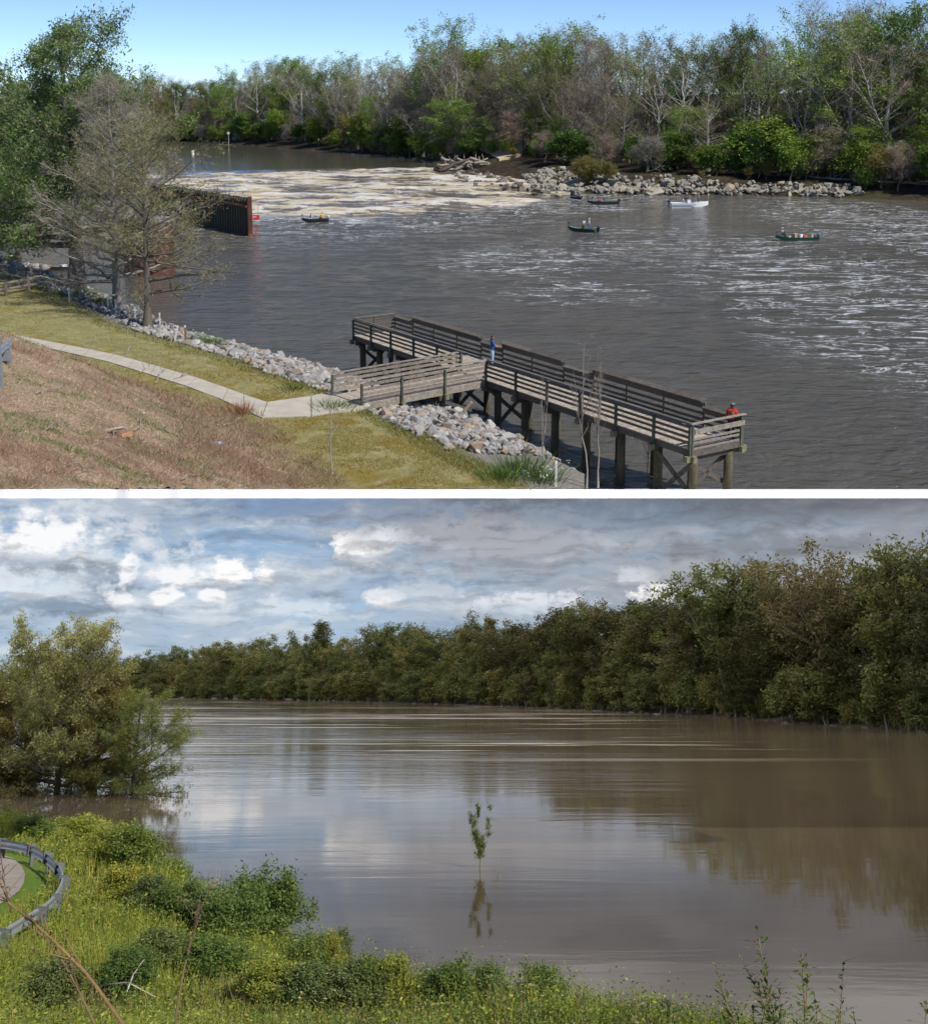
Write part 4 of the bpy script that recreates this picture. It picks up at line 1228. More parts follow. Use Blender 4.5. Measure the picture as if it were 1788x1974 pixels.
# walkway rails
ws = [0] + [min(WL, (Vector(((PMI @ A(p, 760, Zd)).x, (PMI @ A(p, 760, Zd)).y, 0)) - w0).dot(wd)) for p in (866, 787)] + [WL]
ws = [0, WL * .36, WL * .70, WL]
for k_, off in ((0, -.02), (1, WW + .02)):
    base = w0 + wp * off
    for s_ in ws[1 if k_ == 0 else 0:]:
        q = base + wd * s_
        post(q.x - wp.x * .07 * (1 if k_ == 0 else -1), q.y - wp.y * .07 * (1 if k_ == 0 else -1), (-wp.x if k_ == 0 else wp.x, -wp.y if k_ == 0 else wp.y))
    for a_, b_ in zip(ws[:-1], ws[1:]):
        rails(base + wd * a_, base + wd * b_, (.92, .68, .44, .2), (.16, .14, .14, .14), 1.1, .18, 2.0)
# piles, caps, braces
def floor_z(x, y):
    w = PM @ Vector((x, y, 0))
    return CAM.z - _da * w.y + .01 
def pile(x, y, z0=-2.2, r=.19):
    m = MB()
    z0 = max(z0, floor_z(x, y))
    m.add(*tube([(x, y, z0), (x + .01, y, (z0 + Zd) / 2), (x, y, Zd - .34)], [r * 1.08, r * 1.03, r], 10), (.10, .085, .05))
    m.build('pile', M_WOOD, pier, True)
pxs = [696, 733, 778, 826, 880, 960, 1012, 1070, 1130, 1197, 1268, 1345]
bx = [solve_x(p, .45, 1.2) for p in pxs]; bx[0] = max(bx[0], .3); bx[-1] = min(bx[-1], LN - .25)
for x in bx:
    pile(x, .42); pile(x, PW - .42)
    beam((x, -.05, Zd - .48), (x, PW + .05, Zd - .48), .28, .26, 'bent_cap', wood(.7))
for x in (bx[-1], bx[5], bx[4], bx[0]):
    lo_ = max(.2, floor_z(x, .3) + .15)
    for (z0, z1) in ((2.2, lo_), (lo_, 2.2)):
        beam((x - .22, .3, z0), (x - .22, PW - .3, z1), .07, .2, 'cross_brace', wood(.8))
beam((bx[-2] + .1, .25, 2.2), (bx[-1], .25, max(.3, floor_z(bx[-1], .25) + .12)), .07, .2, 'cross_brace', wood(.75))
beam((bx[-2] + .1, .25, max(.0, floor_z(bx[-2], .25) + .12)), (bx[-1], .25, 2.1), .07, .2, 'cross_brace', wood(.75))
for s_ in (WL * .38, WL * .68):
    for off in (.3, WW - .3):
        q = w0 + wd * s_ + wp * off
        pile(q.x, q.y, -1.5, .17)
    q = w0 + wd * s_
    beam(q + Vector((0, 0, Zd - .5)), q + wp * WW + Vector((0, 0, Zd - .5)), .26, .26, 'bent_cap', wood(.7))
q = w0 + wd * (WL * .36)
beam(q + wp * .1 + Vector((.0, -.2, .2)), q + Vector((1.2, .9, 2.3)), .06, .16, 'cross_brace', (.42, .35, .22))
beam(q + wp * .3 + Vector((.3, 0, 2.2)), w0 + wp * .3 + Vector((-.3, .5, .8)), .07, .18, 'cross_brace', wood(.7))
# abutment and concrete path
pa = thing('abutment', 'small timber bank seat where the pier walkway meets the path', 'bank seat', WN)
mb = MB(); q0 = PM @ (w0 + wd * (WL - .1)) - WN; q1 = PM @ (w0 + wd * (WL - .1) + wp * WW) - WN
mb.add(*bar(q0 + Vector((0, 0, -.35)), q1 + Vector((0, 0, -.35)), .3, .6), (.26, .21, .12)); mb.build('sill', M_WOOD, pa)

# concrete path: from the pier to the left along the embankment toe
up = [(650, 751), (600, 762), (515, 776), (470, 761), (440, 749), (380, 729), (300, 705), (220, 684), (130, 665), (60, 653), (5, 643), (-60, 632)]
lo = [(703, 783), (600, 801), (505, 806), (470, 790), (430, 771), (360, 745), (290, 722), (205, 697), (115, 676), (50, 663), (0, 655), (-60, 645)]
U = [A(*p, 2.88) for p in up]; Lw = [A(*p, 2.88) for p in lo]
path = bpy.data.objects.new('concrete_path', None); COL.objects.link(path); tag(path, kind='structure')
def path_edge(tab, u):
    i = min(int(u), len(tab) - 2); return tab[i].lerp(tab[i + 1], u - i)
u_ = 0.0
cuts = []
for i in range(len(U) - 1):
    n_ = max(1, int(round(((U[i] + Lw[i]) / 2 - (U[i + 1] + Lw[i + 1]) / 2).length / 2.6)))
    cuts += [i + k / n_ for k in range(n_)]
cuts.append(len(U) - 1.0)
def pz(q): return max(float(h_a(q.x, q.y)[0]), 2.8) + .05
for a_, b_ in zip(cuts[:-1], cuts[1:]):
    g_ = .012 * (b_ - a_)
    q = [path_edge(U, a_ + g_), path_edge(Lw, a_ + g_), path_edge(Lw, b_ - g_), path_edge(U, b_ - g_)]
    zt = [max(pz(q[0]), pz(q[1])), max(pz(q[0]), pz(q[1])), max(pz(q[2]), pz(q[3])), max(pz(q[2]), pz(q[3]))]
    V = [(p.x, p.y, z) for p, z in zip(q, zt)] + [(p.x, p.y, z - .4) for p, z in zip(q, zt)]
    MB().add(V, [[0, 1, 2, 3], [4, 7, 6, 5]] + [[k, k + 4, (k + 1) % 4 + 4, (k + 1) % 4] for k in range(4)]).build('slab', M_CONC, path)

# ------------------------------------------------------------------ rocks
def rock_mesh(seed, col, flat=.7, n=14, name='rock'):
    r = np.random.RandomState(seed)
    P = unit(r.normal(0, 1, (n, 3))) * r.uniform(.8, 1.1, (n, 1)) * np.array([1, .8, flat]) * .5
    bm = bmesh.new()
    for q in P: bm.verts.new(q)
    bmesh.ops.convex_hull(bm, input=bm.verts)
    bmesh.ops.delete(bm, geom=[v for v in bm.verts if not v.link_faces], context='VERTS')
    bm.verts.index_update()
    V = [v.co[:] for v in bm.verts]; Fc = [[v.index for v in f.verts] for f in bm.faces]
    bm.free()
    return np.array(V), Fc, col
def rock_set(base, cols, flat, k=10):
    out = []
    for i in range(k):
        V, Fc, c = rock_mesh(base + i, cols[i % len(cols)], flat)
        out.append((V, Fc, c, MB().add(V, Fc, c).mesh('rock', M_ROCK)))
    return out
GR = [(.32, .31, .30), (.37, .355, .34), (.27, .265, .26), (.35, .30, .26), (.30, .285, .27), (.41, .395, .38), (.33, .25, .18), (.20, .195, .19), (.26, .225, .185)]
RIP = rock_set(300, GR, .72)
def rock_bank(o, spots, kinds, most=300, name='rock'):
    """spots: (x, y, z, size); the biggest in view as parts, the rest joined"""
    P0 = o.matrix_world.translation
    spots = sorted(spots, key=lambda s: -s[3] / max(s[1], 1))
    r = random.Random(len(spots))
    rest = MB()
    for i, (x, y, z, s) in enumerate(spots):
        V, Fc, c, me = kinds[r.randrange(len(kinds))]
        Rm = Matrix.Rotation(r.uniform(0, 6.3), 3, 'Z') @ Matrix.Rotation(r.gauss(0, .35), 3, 'X') @ Matrix.Rotation(r.gauss(0, .35), 3, 'Y')
        Sm = Matrix.Diagonal(Vector((s * r.uniform(.85, 1.3), s * r.uniform(.8, 1.1), s * r.uniform(.8, 1.1))))
        if i < most:
            m = (Rm @ Sm).to_4x4(); m.translation = Vector((x, y, z)) - P0
            link(name, me, o, m)
        else:
            rest.add(V @ np.array(Rm @ Sm).T + np.array([x, y, z]) - np.array(P0), Fc, c)
    if rest.n:
        tag(rest.build(name + 's', M_ROCK, o), kind='stuff')
rr = np.random.RandomState(8)
def along(p, q, n, s0, s1):
    p, q = np.array(p, float), np.array(q, float)
    d = (q - p) / np.linalg.norm(q - p); nr = np.array([d[1], -d[0]])
    t = rr.uniform(0, 1, n)[:, None]; s = rr.uniform(s0, s1, n)[:, None]
    P = p + (q - p) * t + nr * s
    return P
def riprap(label, segs, n, s0, s1, size):
    P = np.concatenate([along(a, b, int(n * w), s0, s1) for a, b, w in segs])
    z = h_a(P[:, 0], P[:, 1])
    sz = size * np.exp(rr.normal(0, .36, len(P)))
    keep = z > -.4
    o = thing('riprap_bank', label, 'rocks', (P[:, 0].mean(), P[:, 1].mean(), 1.3))
    rock_bank(o, [(P[i, 0], P[i, 1], z[i] + sz[i] * .22, sz[i]) for i in range(len(P)) if keep[i]], RIP)
riprap('pale grey riprap rocks below and right of the pier walkway', [((-6.0, 69.6), (-.4, 62.8), .5), ((-.4, 62.8), (4.2, 54.9), .5), ((4.2, 54.9), (5.6, 52.6), .07)], 2900, .2, 7.3, .33)
riprap('pale grey riprap rocks left of the pier walkway', [((-17.5, 82.2), (-8, 72), .72), ((-8, 72), (-5.6, 69.2), .28)], 2300, .2, 6.6, .33)
riprap('thin line of small white rocks around the cypress trunks', [((-31, 103), (-24, 92), .4), ((-24, 92), (-17.8, 82.5), .6)], 520, 1.2, 6.0, .34)
riprap('scattered pale rocks on the bank by the rail fence', [((-46, 124), (-35.6, 110), .6), ((-35.6, 110), (-31, 103), .4)], 260, .4, 5, .5)

BLD = rock_set(340, [(.30, .27, .215), (.35, .315, .25), (.24, .22, .18), (.27, .25, .215), (.34, .28, .20), (.20, .19, .175)], .62)
WET = rock_set(360, [(.10, .09, .08), (.15, .13, .10), (.24, .22, .18), (.08, .075, .07)], .6)
spots = []
for i in range(3600):
    x = rr.uniform(13, 74); y = rr.uniform(222, 262)
    s = float(-sdist([(x, y)], FARR)[0])
    if -.8 < s < (13 if x < 50 else 8) * rr.uniform(.35, 1):
        spots.append((x, y, float(h_far(x, y)[0]) + .45, 1.0 * math.exp(rr.normal(0, .42))))
o = thing('boulder_bank', 'bank of big tan boulders along the far shore behind boats', 'boulders', (36, 236, 1))
rock_bank(o, spots, BLD, 290, 'boulder')
# one rust-coloured boulder
V, Fc, c = rock_mesh(390, (.42, .19, .09), .6)
p = A(1141, 364, .6); mb = MB().add(V * 2.3, Fc, c); tag(mb.build('boulder', M_ROCK, M=Matrix.Translation(p)), 'rust-orange boulder at the water edge above the crowded boat', 'boulder')
spots = []
for i in range(260):
    x = rr.uniform(-3, 24); y = rr.uniform(222, 288)
    s = float(-sdist([(x, y)], FARR)[0])
    if -11 < s < .6 and y < CREST(x) - 3:
        k = np.clip((y - BASE(x)) / (CREST(x) - BASE(x)), 0, 1)
        spots.append((x, y, 1.75 * k ** .9 + .15, 1.5 * math.exp(rr.normal(0, .35))))
o = thing('rapids_rocks', 'dark wet boulders breaking the right side of the rapids', 'boulders', (10, 250, 1))
rock_bank(o, spots, WET + BLD[:3], 260, 'boulder')

# sand patch and driftwood
pts = [A(*q, 2.6) for q in [(925, 306), (960, 303), (1008, 306), (1012, 313), (1000, 318), (962, 319), (945, 313)]]
V = [(q.x, q.y, float(max(h_far(q.x, q.y)[0], 2.0)) + .5 + (1.6 if q.y > 305 else .0)) for q in pts]
c = np.mean(np.array(V), axis=0); c[2] += .4
V2 = V + [tuple(c)] + [(x, y, z - 2) for x, y, z in V]
n = len(V)
Fc = [[i, (i + 1) % n, n] for i in range(n)] + [[i, n + 1 + i, n + 1 + (i + 1) % n, (i + 1) % n] for i in range(n)]
M_SAND = mat_plain('sand', (.56, .44, .29), .95, var=.1, scale=.5, bump=.3)
tag(MB().add(V2, Fc).build('sand_bar', M_SAND, smooth=False), kind='structure')
def log(name, label, cat, p, q, r, col, group=None, seed=0, stubs=2):
    rg = np.random.RandomState(seed)
    p, q = np.array(p, float), np.array(q, float)
    t = np.linspace(0, 1, 7)[:, None]
    L = np.linalg.norm(q - p)
    P = p + (q - p) * t + rg.normal(0, .03 * L, (7, 3)) * (t * (1 - t) * 3)
    mb = MB(); mb.add(*tube(P - p, np.linspace(r, r * .45, 7), 7), col)
    for k in range(stubs):
        u = rg.randint(2, 6)
        d = unit((q - p) / L * .5 + rg.normal(0, .7, 3) + np.array([0, 0, .4]))
        mb.add(*tube([P[u] - p, P[u] - p + d * L * .16, P[u] - p + d * L * .28 + rg.normal(0, .1, 3)], [r * .4, r * .28, r * .1], 5), col)
    o = mb.build(name, M_BARK, None, True, Matrix.Translation(Vector(p)))
    return tag(o, label, cat, group)
dl = [((845, 330), (905, 306), .55, 2.5), ((850, 304), (905, 322), .4, 3.6), ((862, 333), (915, 316), .7, 2.4), ((885, 336), (893, 312), .5, 2.6), ((842, 318), (900, 318), .35, 3.2), ((905, 305), (945, 316), .4, 3.6), ((847, 296), (858, 312), .22, 4.4),
      ((900, 325), (940, 305), .35, 3.0), ((870, 318), (935, 312), .5, 3.4), ((838, 326), (868, 322), .6, 2.4), ((905, 318), (960, 318), .3, 2.6), ((880, 305), (925, 322), .3, 3.8)]
for i, (a_, b_, r, z) in enumerate(dl):
    pa_, pb_ = A(*a_, z - .4), A(*b_, z)
    yy = 283 + (i % 4) * 1.5
    pa_, pb_ = AD(*a_, yy - 1.0 + (i % 3)), AD(*b_, yy + 1.5)
    log('driftwood_log', f'{"bleached" if i % 3 else "dark"} driftwood log, {ORD[i]} placed in the jam above the rapids', 'log', pa_, pb_, r, (.30, .26, .21) if i % 3 else (.10, .08, .06), 'driftwood jam', i, 3)
dl = [((1400, 352), (1450, 345)), ((1470, 350), (1560, 343)), ((1560, 352), (1640, 346)), ((1620, 336), (1655, 330)), ((1650, 362), (1720, 352)), ((1700, 372), (1760, 362)), ((1740, 380), (1788, 368)), ((1500, 340), (1590, 347)), ((1660, 345), (1745, 340)), ((1720, 352), (1788, 358)), ((1590, 362), (1650, 358)), ((1768, 345), (1780, 365))]
for i, (a_, b_) in enumerate(dl):
    pts2 = []
    for q in (a_, b_):
        w = AD(*q, ip(FRONT_A, q[0]) - 3)
        pts2.append((w.x, w.y, max(float(h_far(w.x, w.y)[0]), 0) + .25))
    log('fallen_log', f'fallen grey log on the dark shore, {ORD[i]} from boulder bank', 'log', pts2[0], pts2[1], .24, (.16, .135, .11) if i % 2 else (.26, .22, .18), 'logs washed up on the dark shore', 40 + i, 2)
for i, (px, row, H, w) in enumerate([(1118, 338, 5.0, 1.3), (1150, 342, 4.2, 1.4), (1175, 345, 3.6, 1.3), (1475, 345, 4.5, .8), (1440, 362, 2.2, 1.4), (1130, 350, 2.4, 1.5), (990, 318, 2.0, 1.8), (1540, 352, 2.0, 1.4), (1350, 362, 1.6, 1.3)]):
    p = AD(px, row, 238 if row > 330 else 290); zz = float(h_far(p.x, p.y)[0])
    plant('oshrub', (p.x, p.y, zz), H, None, w, label=f'yellow olive willow scrub on the boulder bank, {ORD[i]} largest patch', group='willow scrub on the boulders', cat='shrub')
# dogwood in bloom, channel marker, buoy
cols = ((.6, .62, .5), (.5, .55, .4))
tm, cm = tree_mesh(150, limbs=30, f0=.1, prof=bushprof, elev=lambda h: .3 + .6 * h, sub=5, tw=2, twl=.1, tww=.003, leaf=5, leafsz=.02, spread=.05, cols=cols, bark=BROWN, twig=TWO, fork=2, name='blossom')
p = AD(460, 268, 470); planted('flowering_shrub', 'pale blossoming shrub at the far edge of the upper pool', (p.x, p.y, 2), 6.0, tm, cm, cat='shrub', stem='stems')
p = AD(372, 297, 365)
o = thing('buoy', 'white cylindrical marker buoy floating on the upper pool', 'buoy', (p.x, p.y, 2))
mb = MB(); mb.add(*tube([(0, 0, -.4), (0, 0, 1.1), (0, 0, 1.25)], [.42, .42, .25], 12), (.85, .85, .85)); mb.build('float', M_PAINT, o)
mb = MB(); mb.add(*tube([(0, 0, .5), (0, 0, .65)], [.44, .44], 12), (.75, .35, .1)); mb.build('band', M_PAINT, o)
p = AD(441, 275, 450)
o = thing('marker_post', 'slim pale gauge post standing in the upper pool', 'post', (p.x, p.y, 2))
mb = MB(); mb.add(*tube([(0, 0, -2), (0, 0, 4.2)], .16, 6), (.3, .3, .27)); mb.build('pole', M_PAINT, o)
mb = MB(); mb.add(*box((0, -.2, 4.4), (.9, .08, .9)), (.55, .6, .6)); mb.build('plate', M_PAINT, o)
# ------------------------------------------------------------------ people
def person(label, loc, rz, H=1.75, pose='stand', shirt=(.2, .3, .6), pants=(.1, .15, .3), skin=(.30, .17, .11), hair=(.04, .03, .025), hat=None, frame=None, detail=False, armR=None, armL=None, bend=0.0, patch=None):
    J = dict(pelvis=(0, 0, .53), belly=(0, .005, .61), chest=(0, 0, .73), neck=(0, 0, .825), jaw=(0, .012, .875), head=(0, .01, .925), crown=(0, .0, .975),
             shL=(.105, 0, .80), elL=(.135, -.01, .635), wrL=(.14, .05, .50), haL=(.14, .07, .45), shR=(-.105, 0, .80), elR=(-.135, -.01, .635), wrR=(-.14, .05, .50), haR=(-.14, .07, .45),
             hiL=(.052, 0, .50), knL=(.058, .012, .275), anL=(.06, -.01, .045), toL=(.065, .085, .018), hiR=(-.052, 0, .50), knR=(-.058, .012, .275), anR=(-.06, -.01, .045), toR=(-.065, .085, .018))
    if pose == 'sit':
        dz = -.27
        for k in J:
            if not k.startswith(('kn', 'an', 'to')): x, y, z = J[k]; J[k] = (x, y, z + dz)
        for s_, q in (('L', 1), ('R', -1)):
            J['kn' + s_] = (q * .075, .23, .265); J['an' + s_] = (q * .08, .24, .045); J['to' + s_] = (q * .085, .33, .018)
            J['wr' + s_] = (q * .10, .19, .33); J['ha' + s_] = (q * .085, .235, .31); J['el' + s_] = (q * .14, .04, .37)
    if bend:
        pz = J['pelvis'][2]
        for k in J:
            if k[:2] not in ('kn', 'an', 'to', 'hi') and k != 'pelvis':
                x, y, z = J[k]; h = z - pz
                J[k] = (x, y * math.cos(bend) + h * math.sin(bend), pz + h * math.cos(bend) - y * math.sin(bend))
    for s_, arm in (('L', armL), ('R', armR)):
        if arm:
            (J['el' + s_], J['wr' + s_], J['ha' + s_]) = arm
    R = dict(pelvis=.082, belly=.08, chest=.096, neck=.036, jaw=.044, head=.057, crown=.037, sh=.049, el=.031, wr=.021, ha=.022, hi=.064, kn=.042, an=.030, to=.023)
    ks = list(J)
    E = [('pelvis', 'belly'), ('belly', 'chest'), ('chest', 'neck'), ('neck', 'jaw'), ('jaw', 'head'), ('head', 'crown')]
    for s_ in 'LR':
        E += [('chest', 'sh' + s_), ('sh' + s_, 'el' + s_), ('el' + s_, 'wr' + s_), ('wr' + s_, 'ha' + s_), ('pelvis', 'hi' + s_), ('hi' + s_, 'kn' + s_), ('kn' + s_, 'an' + s_), ('an' + s_, 'to' + s_)]
    me = bpy.data.meshes.new('skeleton')
    me.from_pydata([Vector(J[k]) * H for k in ks], [(ks.index(a), ks.index(b)) for a, b in E], [])
    ob = bpy.data.objects.new('skeleton', me); COL.objects.link(ob)
    sk = ob.modifiers.new('s', 'SKIN'); sk.use_smooth_shade = True
    for i, k in enumerate(ks):
        r = R.get(k, R.get(k[:2])) * H
        me.skin_vertices[0].data[i].radius = (r, r * (.72 if k in ('pelvis', 'belly', 'chest') else 1.0))
        me.skin_vertices[0].data[i].use_root = (k == 'pelvis')
    sb = ob.modifiers.new('d', 'SUBSURF'); sb.levels = 1; sb.render_levels = 1
    dg = bpy.context.evaluated_depsgraph_get()
    ev = ob.evaluated_get(dg)
    m2 = ev.to_mesh()
    V = np.array([v.co[:] for v in m2.vertices]); Fc = [list(p.vertices) for p in m2.polygons]
    ev.to_mesh_clear()
    bpy.data.objects.remove(ob); bpy.data.meshes.remove(me)
    col = np.tile(np.array(shirt, float), (len(V), 1))
    segs = np.array([[np.array(J[a]) * H, np.array(J[b]) * H] for a, b in E])
    D = []
    for a, b in segs:
        d = b - a; t = np.clip(((V - a) @ d) / (d @ d), 0, 1)
        D.append(np.linalg.norm(V - a - t[:, None] * d, axis=1))
    near = np.argmin(np.array(D), axis=0)
    names = [(a, b) for a, b in E]
    for i, (a, b) in enumerate(names):
        c = None
        if b in ('jaw', 'neck') and a != 'chest' or b in ('head',): c = skin
        if b == 'crown': c = hair
        if b[:2] in ('wr', 'ha'): c = skin
        if b[:2] in ('hi', 'kn', 'an'): c = pants
        if b[:2] == 'to': c = (.05, .045, .04)
        if c is not None: col[near == i] = c
    mb = MB(); mb.add(V, Fc, col)
    if detail:
        for s_, q in (('L', 1), ('R', -1)):
            h0 = np.array(J['ha' + s_]) * H; w0_ = np.array(J['wr' + s_]) * H
            dr = unit(h0 - w0_); sd = unit(np.cross(dr, [0, 0, 1.0]))
            for f_ in range(4):
                b0 = h0 + sd * (f_ - 1.5) * .019
                L_ = [.07, .08, .075, .058][f_]
                mb.add(*tube([b0, b0 + dr * L_ * .55, b0 + dr * L_ * .8 + np.array([0, 0, -.03])], [.010, .009, .007], 5), skin)
            mb.add(*tube([h0 - dr * .03 + sd * .03 * q, h0 + dr * .01 + sd * .055 * q, h0 + dr * .04 + sd * .05 * q], [.011, .010, .008], 5), skin)
        hd = np.array(J['head']) * H
        mb.add(*tube([hd + [0, .085, -.01], hd + [0, .112, -.035]], [.010, .016], 5), skin)
        for q in (-1, 1):
            mb.add(*tube([hd + [q * .088, -.005, .012], hd + [q * .095, -.012, -.03]], [.016, .010], 5), skin)
            mb.add(*tube([hd + [q * .032, .09, .012], hd + [q * .032, .098, .012]], [.010, .006], 6), (.03, .02, .02))
        mb.add(*bar(hd + np.array([-.025, .092, -.055]), hd + np.array([.025, .092, -.055]), .012, .008), (.25, .09, .08))
    o = mb.build('person', M_CLOTH, None, True, (frame or IDM) @ Matrix.Translation(Vector(loc)) @ Matrix.Rotation(rz, 4, 'Z'))
    tag(o, label, 'person')
    if hat is not None:
        hd = np.array(J['head']) * H
        m = MB()
        m.add(*loft([[(hd[0] + r * math.cos(t), hd[1] + r * math.sin(t) * 1.12, hd[2] + z) for t in np.linspace(0, 2 * PI, 12, endpoint=False)] for r, z in ((.096, .02), (.10, .05), (.085, .10), (.04, .125))]), hat)
        m.add(*box((hd[0], hd[1] + .14, hd[2] + .04), (.15, .12, .012)), hat)
        m.build('cap', M_CLOTH, o, True)
    if patch:
        m = MB(); c = (np.array(J['chest']) * .55 + np.array(J['belly']) * .45) * H
        for (dx, dz, w, h, cc) in patch:
            m.add(*box((c[0] + dx, c[1] - .108, c[2] + dz), (w, .02, h)), cc)
        m.build('jacket_print', M_CLOTH, o)
    return o
# fisherman by the low rail gap: faces the river, rod in hand
pp = PM @ Vector((solve_x(948, PW - .75, Zd), PW - .75, Zd))
rz1 = math.atan2(vx.y, vx.x) - .45
person('man in blue shirt and light jeans fishing on the pier', pp, rz1, 1.78, 'stand', (.022, .085, .30), (.32, .52, .75), (.32, .16, .09), (.03, .025, .02), None, detail=True,
       armR=((-.15, .05, .65), (-.12, .20, .60), (-.11, .245, .60)), armL=((.15, .06, .65), (.11, .21, .62), (.09, .25, .62)))
q = Matrix.Rotation(rz1, 3, 'Z')
h = pp + q @ Vector((-.05, .50, 1.08))
tipv = pp + q @ Vector((-1.2, 2.2, 1.25))
o = thing('fishing_rod', 'long fishing rod held out over the rail by blue-shirted man', 'fishing rod', h)
mb = MB(); mb.add(*tube([q @ Vector((.05, -.25, -.05)), (0, 0, 0), q @ Vector((-.05, .12, .02))], [.016, .016, .012], 6), (.05, .05, .05)); mb.build('grip', M_PAINT, o)
mb = MB(); mb.add(*tube([(0, 0, 0), (tipv - h) * .5 + Vector((0, 0, .05)), tipv - h], [.011, .008, .004], 5), (.16, .15, .10)); mb.build('blank', M_PAINT, o)
mb = MB(); mb.add(*tube([(0, -.04, -.06), (0, .04, -.06)], .035, 8), (.2, .2, .2)); mb.build('reel', M_PAINT, o)
# man in red at the pier end
pp = PM @ Vector((LN - .22, PW - .36, Zd))
person('man in red printed jacket and grey cap at the end of the pier', pp, rz1 + .95, 1.60, 'stand', (.72, .025, .02), (.02, .02, .025), (.10, .055, .04), (.02, .02, .02), (.16, .16, .17), detail=True, bend=.12,
       armL=((.16, .05, .62), (.13, .19, .55), (.12, .235, .55)), armR=((-.15, .04, .62), (-.12, .18, .55), (-.10, .225, .55)),
       patch=[(-.03, .06, .13, .26, (.10, .11, .07)), (.09, .09, .06, .12, (.1, .55, .2)), (.05, -.12, .16, .06, (.6, .6, .65)), (.07, -.03, .1, .06, (.55, .3, .1))])

# ------------------------------------------------------------------ boats
def boat(label, loc, rz, L, W, hull, inside, deckc, motor, white=False, trolling=True):
    o = thing('motorboat' if white else 'jon_boat', label, 'boat', loc, rz)
    n = 14
    rings = []
    for i in range(n + 1):
        t = i / n
        w = W / 2 * (1 - (.62 if not white else .97) * max(0, (t - .45) / .55) ** (2.2 if not white else 2.0))
        g = .42 + .22 * max(0, (t - .5) / .5) ** 2 + (.28 if white else 0)
        b = -.12 + .42 * max(0, (t - .6) / .4) ** 2
        x = t * L
        rings.append([(x, -w, g), (x, -w * .82, b), (x, w * .82, b), (x, w, g), (x, w - .05, g), (x, (w - .05) * .86, b + .16), (x, -(w - .05) * .86, b + .16), (x, -w + .05, g)])
    V, Fc = loft(rings, True, False)
    col = np.array(([hull, hull, hull, hull, inside, inside, inside, inside]) * (n + 1))
    Fc += [[0, 1, 2, 3], [n * 8 + 3, n * 8 + 2, n * 8 + 1, n * 8]]
    Fc += [[7, 4, 5, 6], [n * 8 + 7, n * 8 + 6, n * 8 + 5, n * 8 + 4]]
    MB().add(V, Fc, col).build('hull', M_PAINT, o)
    m = MB()
    i0 = int(n * .68)
    top = [(rings[i][7], rings[i][4]) for i in range(i0, n + 1)]
    V = [p for a, b in top for p in ((a[0], a[1] + .01, a[2] - .06), (b[0], b[1] - .01, b[2] - .06))]
    V += [(x, y, z - .04) for x, y, z in V]
    k = len(top); Fc = [[2 * i, 2 * i + 1, 2 * i + 3, 2 * i + 2] for i in range(k - 1)] + [[0, 2 * k, 2 * k + 1, 1]]
    m.add(V, Fc, deckc); m.build('bow_deck', M_PAINT, o)
    for xx in (.12, .42):
        m = MB(); m.add(*box((L * xx + .25, 0, .28), (.4, W * .86, .08)), deckc); m.build('bench', M_PAINT, o)
    if white:
        m = MB(); m.add(*bar((0, -W / 2 - .006, .36), (L * .62, -W / 2 - .006, .36), .012, .1), (.06, .08, .14)); m.build('stripe', M_PAINT, o)
        m = MB(); m.add(*box((L * .48, 0, .75), (.55, .7, .8)), (.8, .8, .8)); m.build('console', M_PAINT, o)
        m = MB(); m.add(*tube([(L * .52, -.3, 1.1), (L * .52, -.3, 1.9)], .03, 5), (.5, .5, .5)); m.add(*tube([(L * .52, .3, 1.1), (L * .52, .3, 1.9)], .03, 5), (.5, .5, .5)); m.build('console_rail', M_PAINT, o)
    g = .42 + (.28 if white else 0)
    mt = thing('outboard_motor', None, None, (0, 0, 0)); del_ = mt
    bpy.data.objects.remove(mt)
    m = MB()
    m.add(*loft([[(x + r * math.cos(t), r * .8 * math.sin(t), z) for t in np.linspace(0, 2 * PI, 10, endpoint=False)] for x, z, r in ((-.22, g + .02, .16), (-.24, g + .12, .24), (-.25, g + .36, .25), (-.22, g + .48, .15))]), motor)
    mo = m.build('outboard_motor', M_PAINT, o, True)
    m = MB(); m.add(*box((-.24, 0, g - .3), (.18, .12, .7)), (.04, .04, .04)); m.add(*box((-.28, 0, g - .62), (.4, .05, .05)), (.04, .04, .04)); m.build('leg', M_PAINT, mo)
    if trolling:
        m = MB(); m.add(*tube([(L + .02, .12, .2), (L - .05, .14, 1.05)], .03, 6), (.06, .06, .06)); m.add(*box((L - .02, .14, 1.08), (.3, .12, .12)), (.05, .05, .05)); m.build('trolling_motor', M_PAINT, o)
    return o
def on(o, x, y, z=.0):
    return o.matrix_world @ Vector((x, y, z))
BLK, DGR = (.018, .02, .022), (.02, .045, .035)
p = A(630, 427); o1 = boat('black jon boat by the rapids with yellow-jacketed man aft', (p.x, p.y, .02), PI + .30, 3.7, 1.4, BLK, (.06, .06, .065), (.08, .08, .08), (.5, .5, .5))
person('person in white shirt and blue jeans sitting in black boat', on(o1, 2.3, 0, .08), PI - .9, 1.7, 'sit', (.75, .68, .68), (.25, .45, .62), hair=(.4, .25, .2))
person('person in bright yellow-orange jacket sitting by outboard motor', on(o1, .75, .1, .12), 0.6, 1.75, 'sit', (.85, .42, .01), (.03, .03, .04), hair=(.1, .06, .04))
p = A(1107, 383.5); o2 = boat('small dark boat seen end-on beside the rapids boulders', (p.x, p.y + 2.2, .02), -PI / 2 + .25, 4.0, 1.5, (.03, .03, .035), (.25, .25, .25), (.2, .2, .2), BLK)
person('person in navy and white sitting in the end-on boat', on(o2, 2.6, .1, .12), -1.2, 1.7, 'sit', (.12, .12, .3), (.35, .35, .4), hat=(.55, .5, .42))
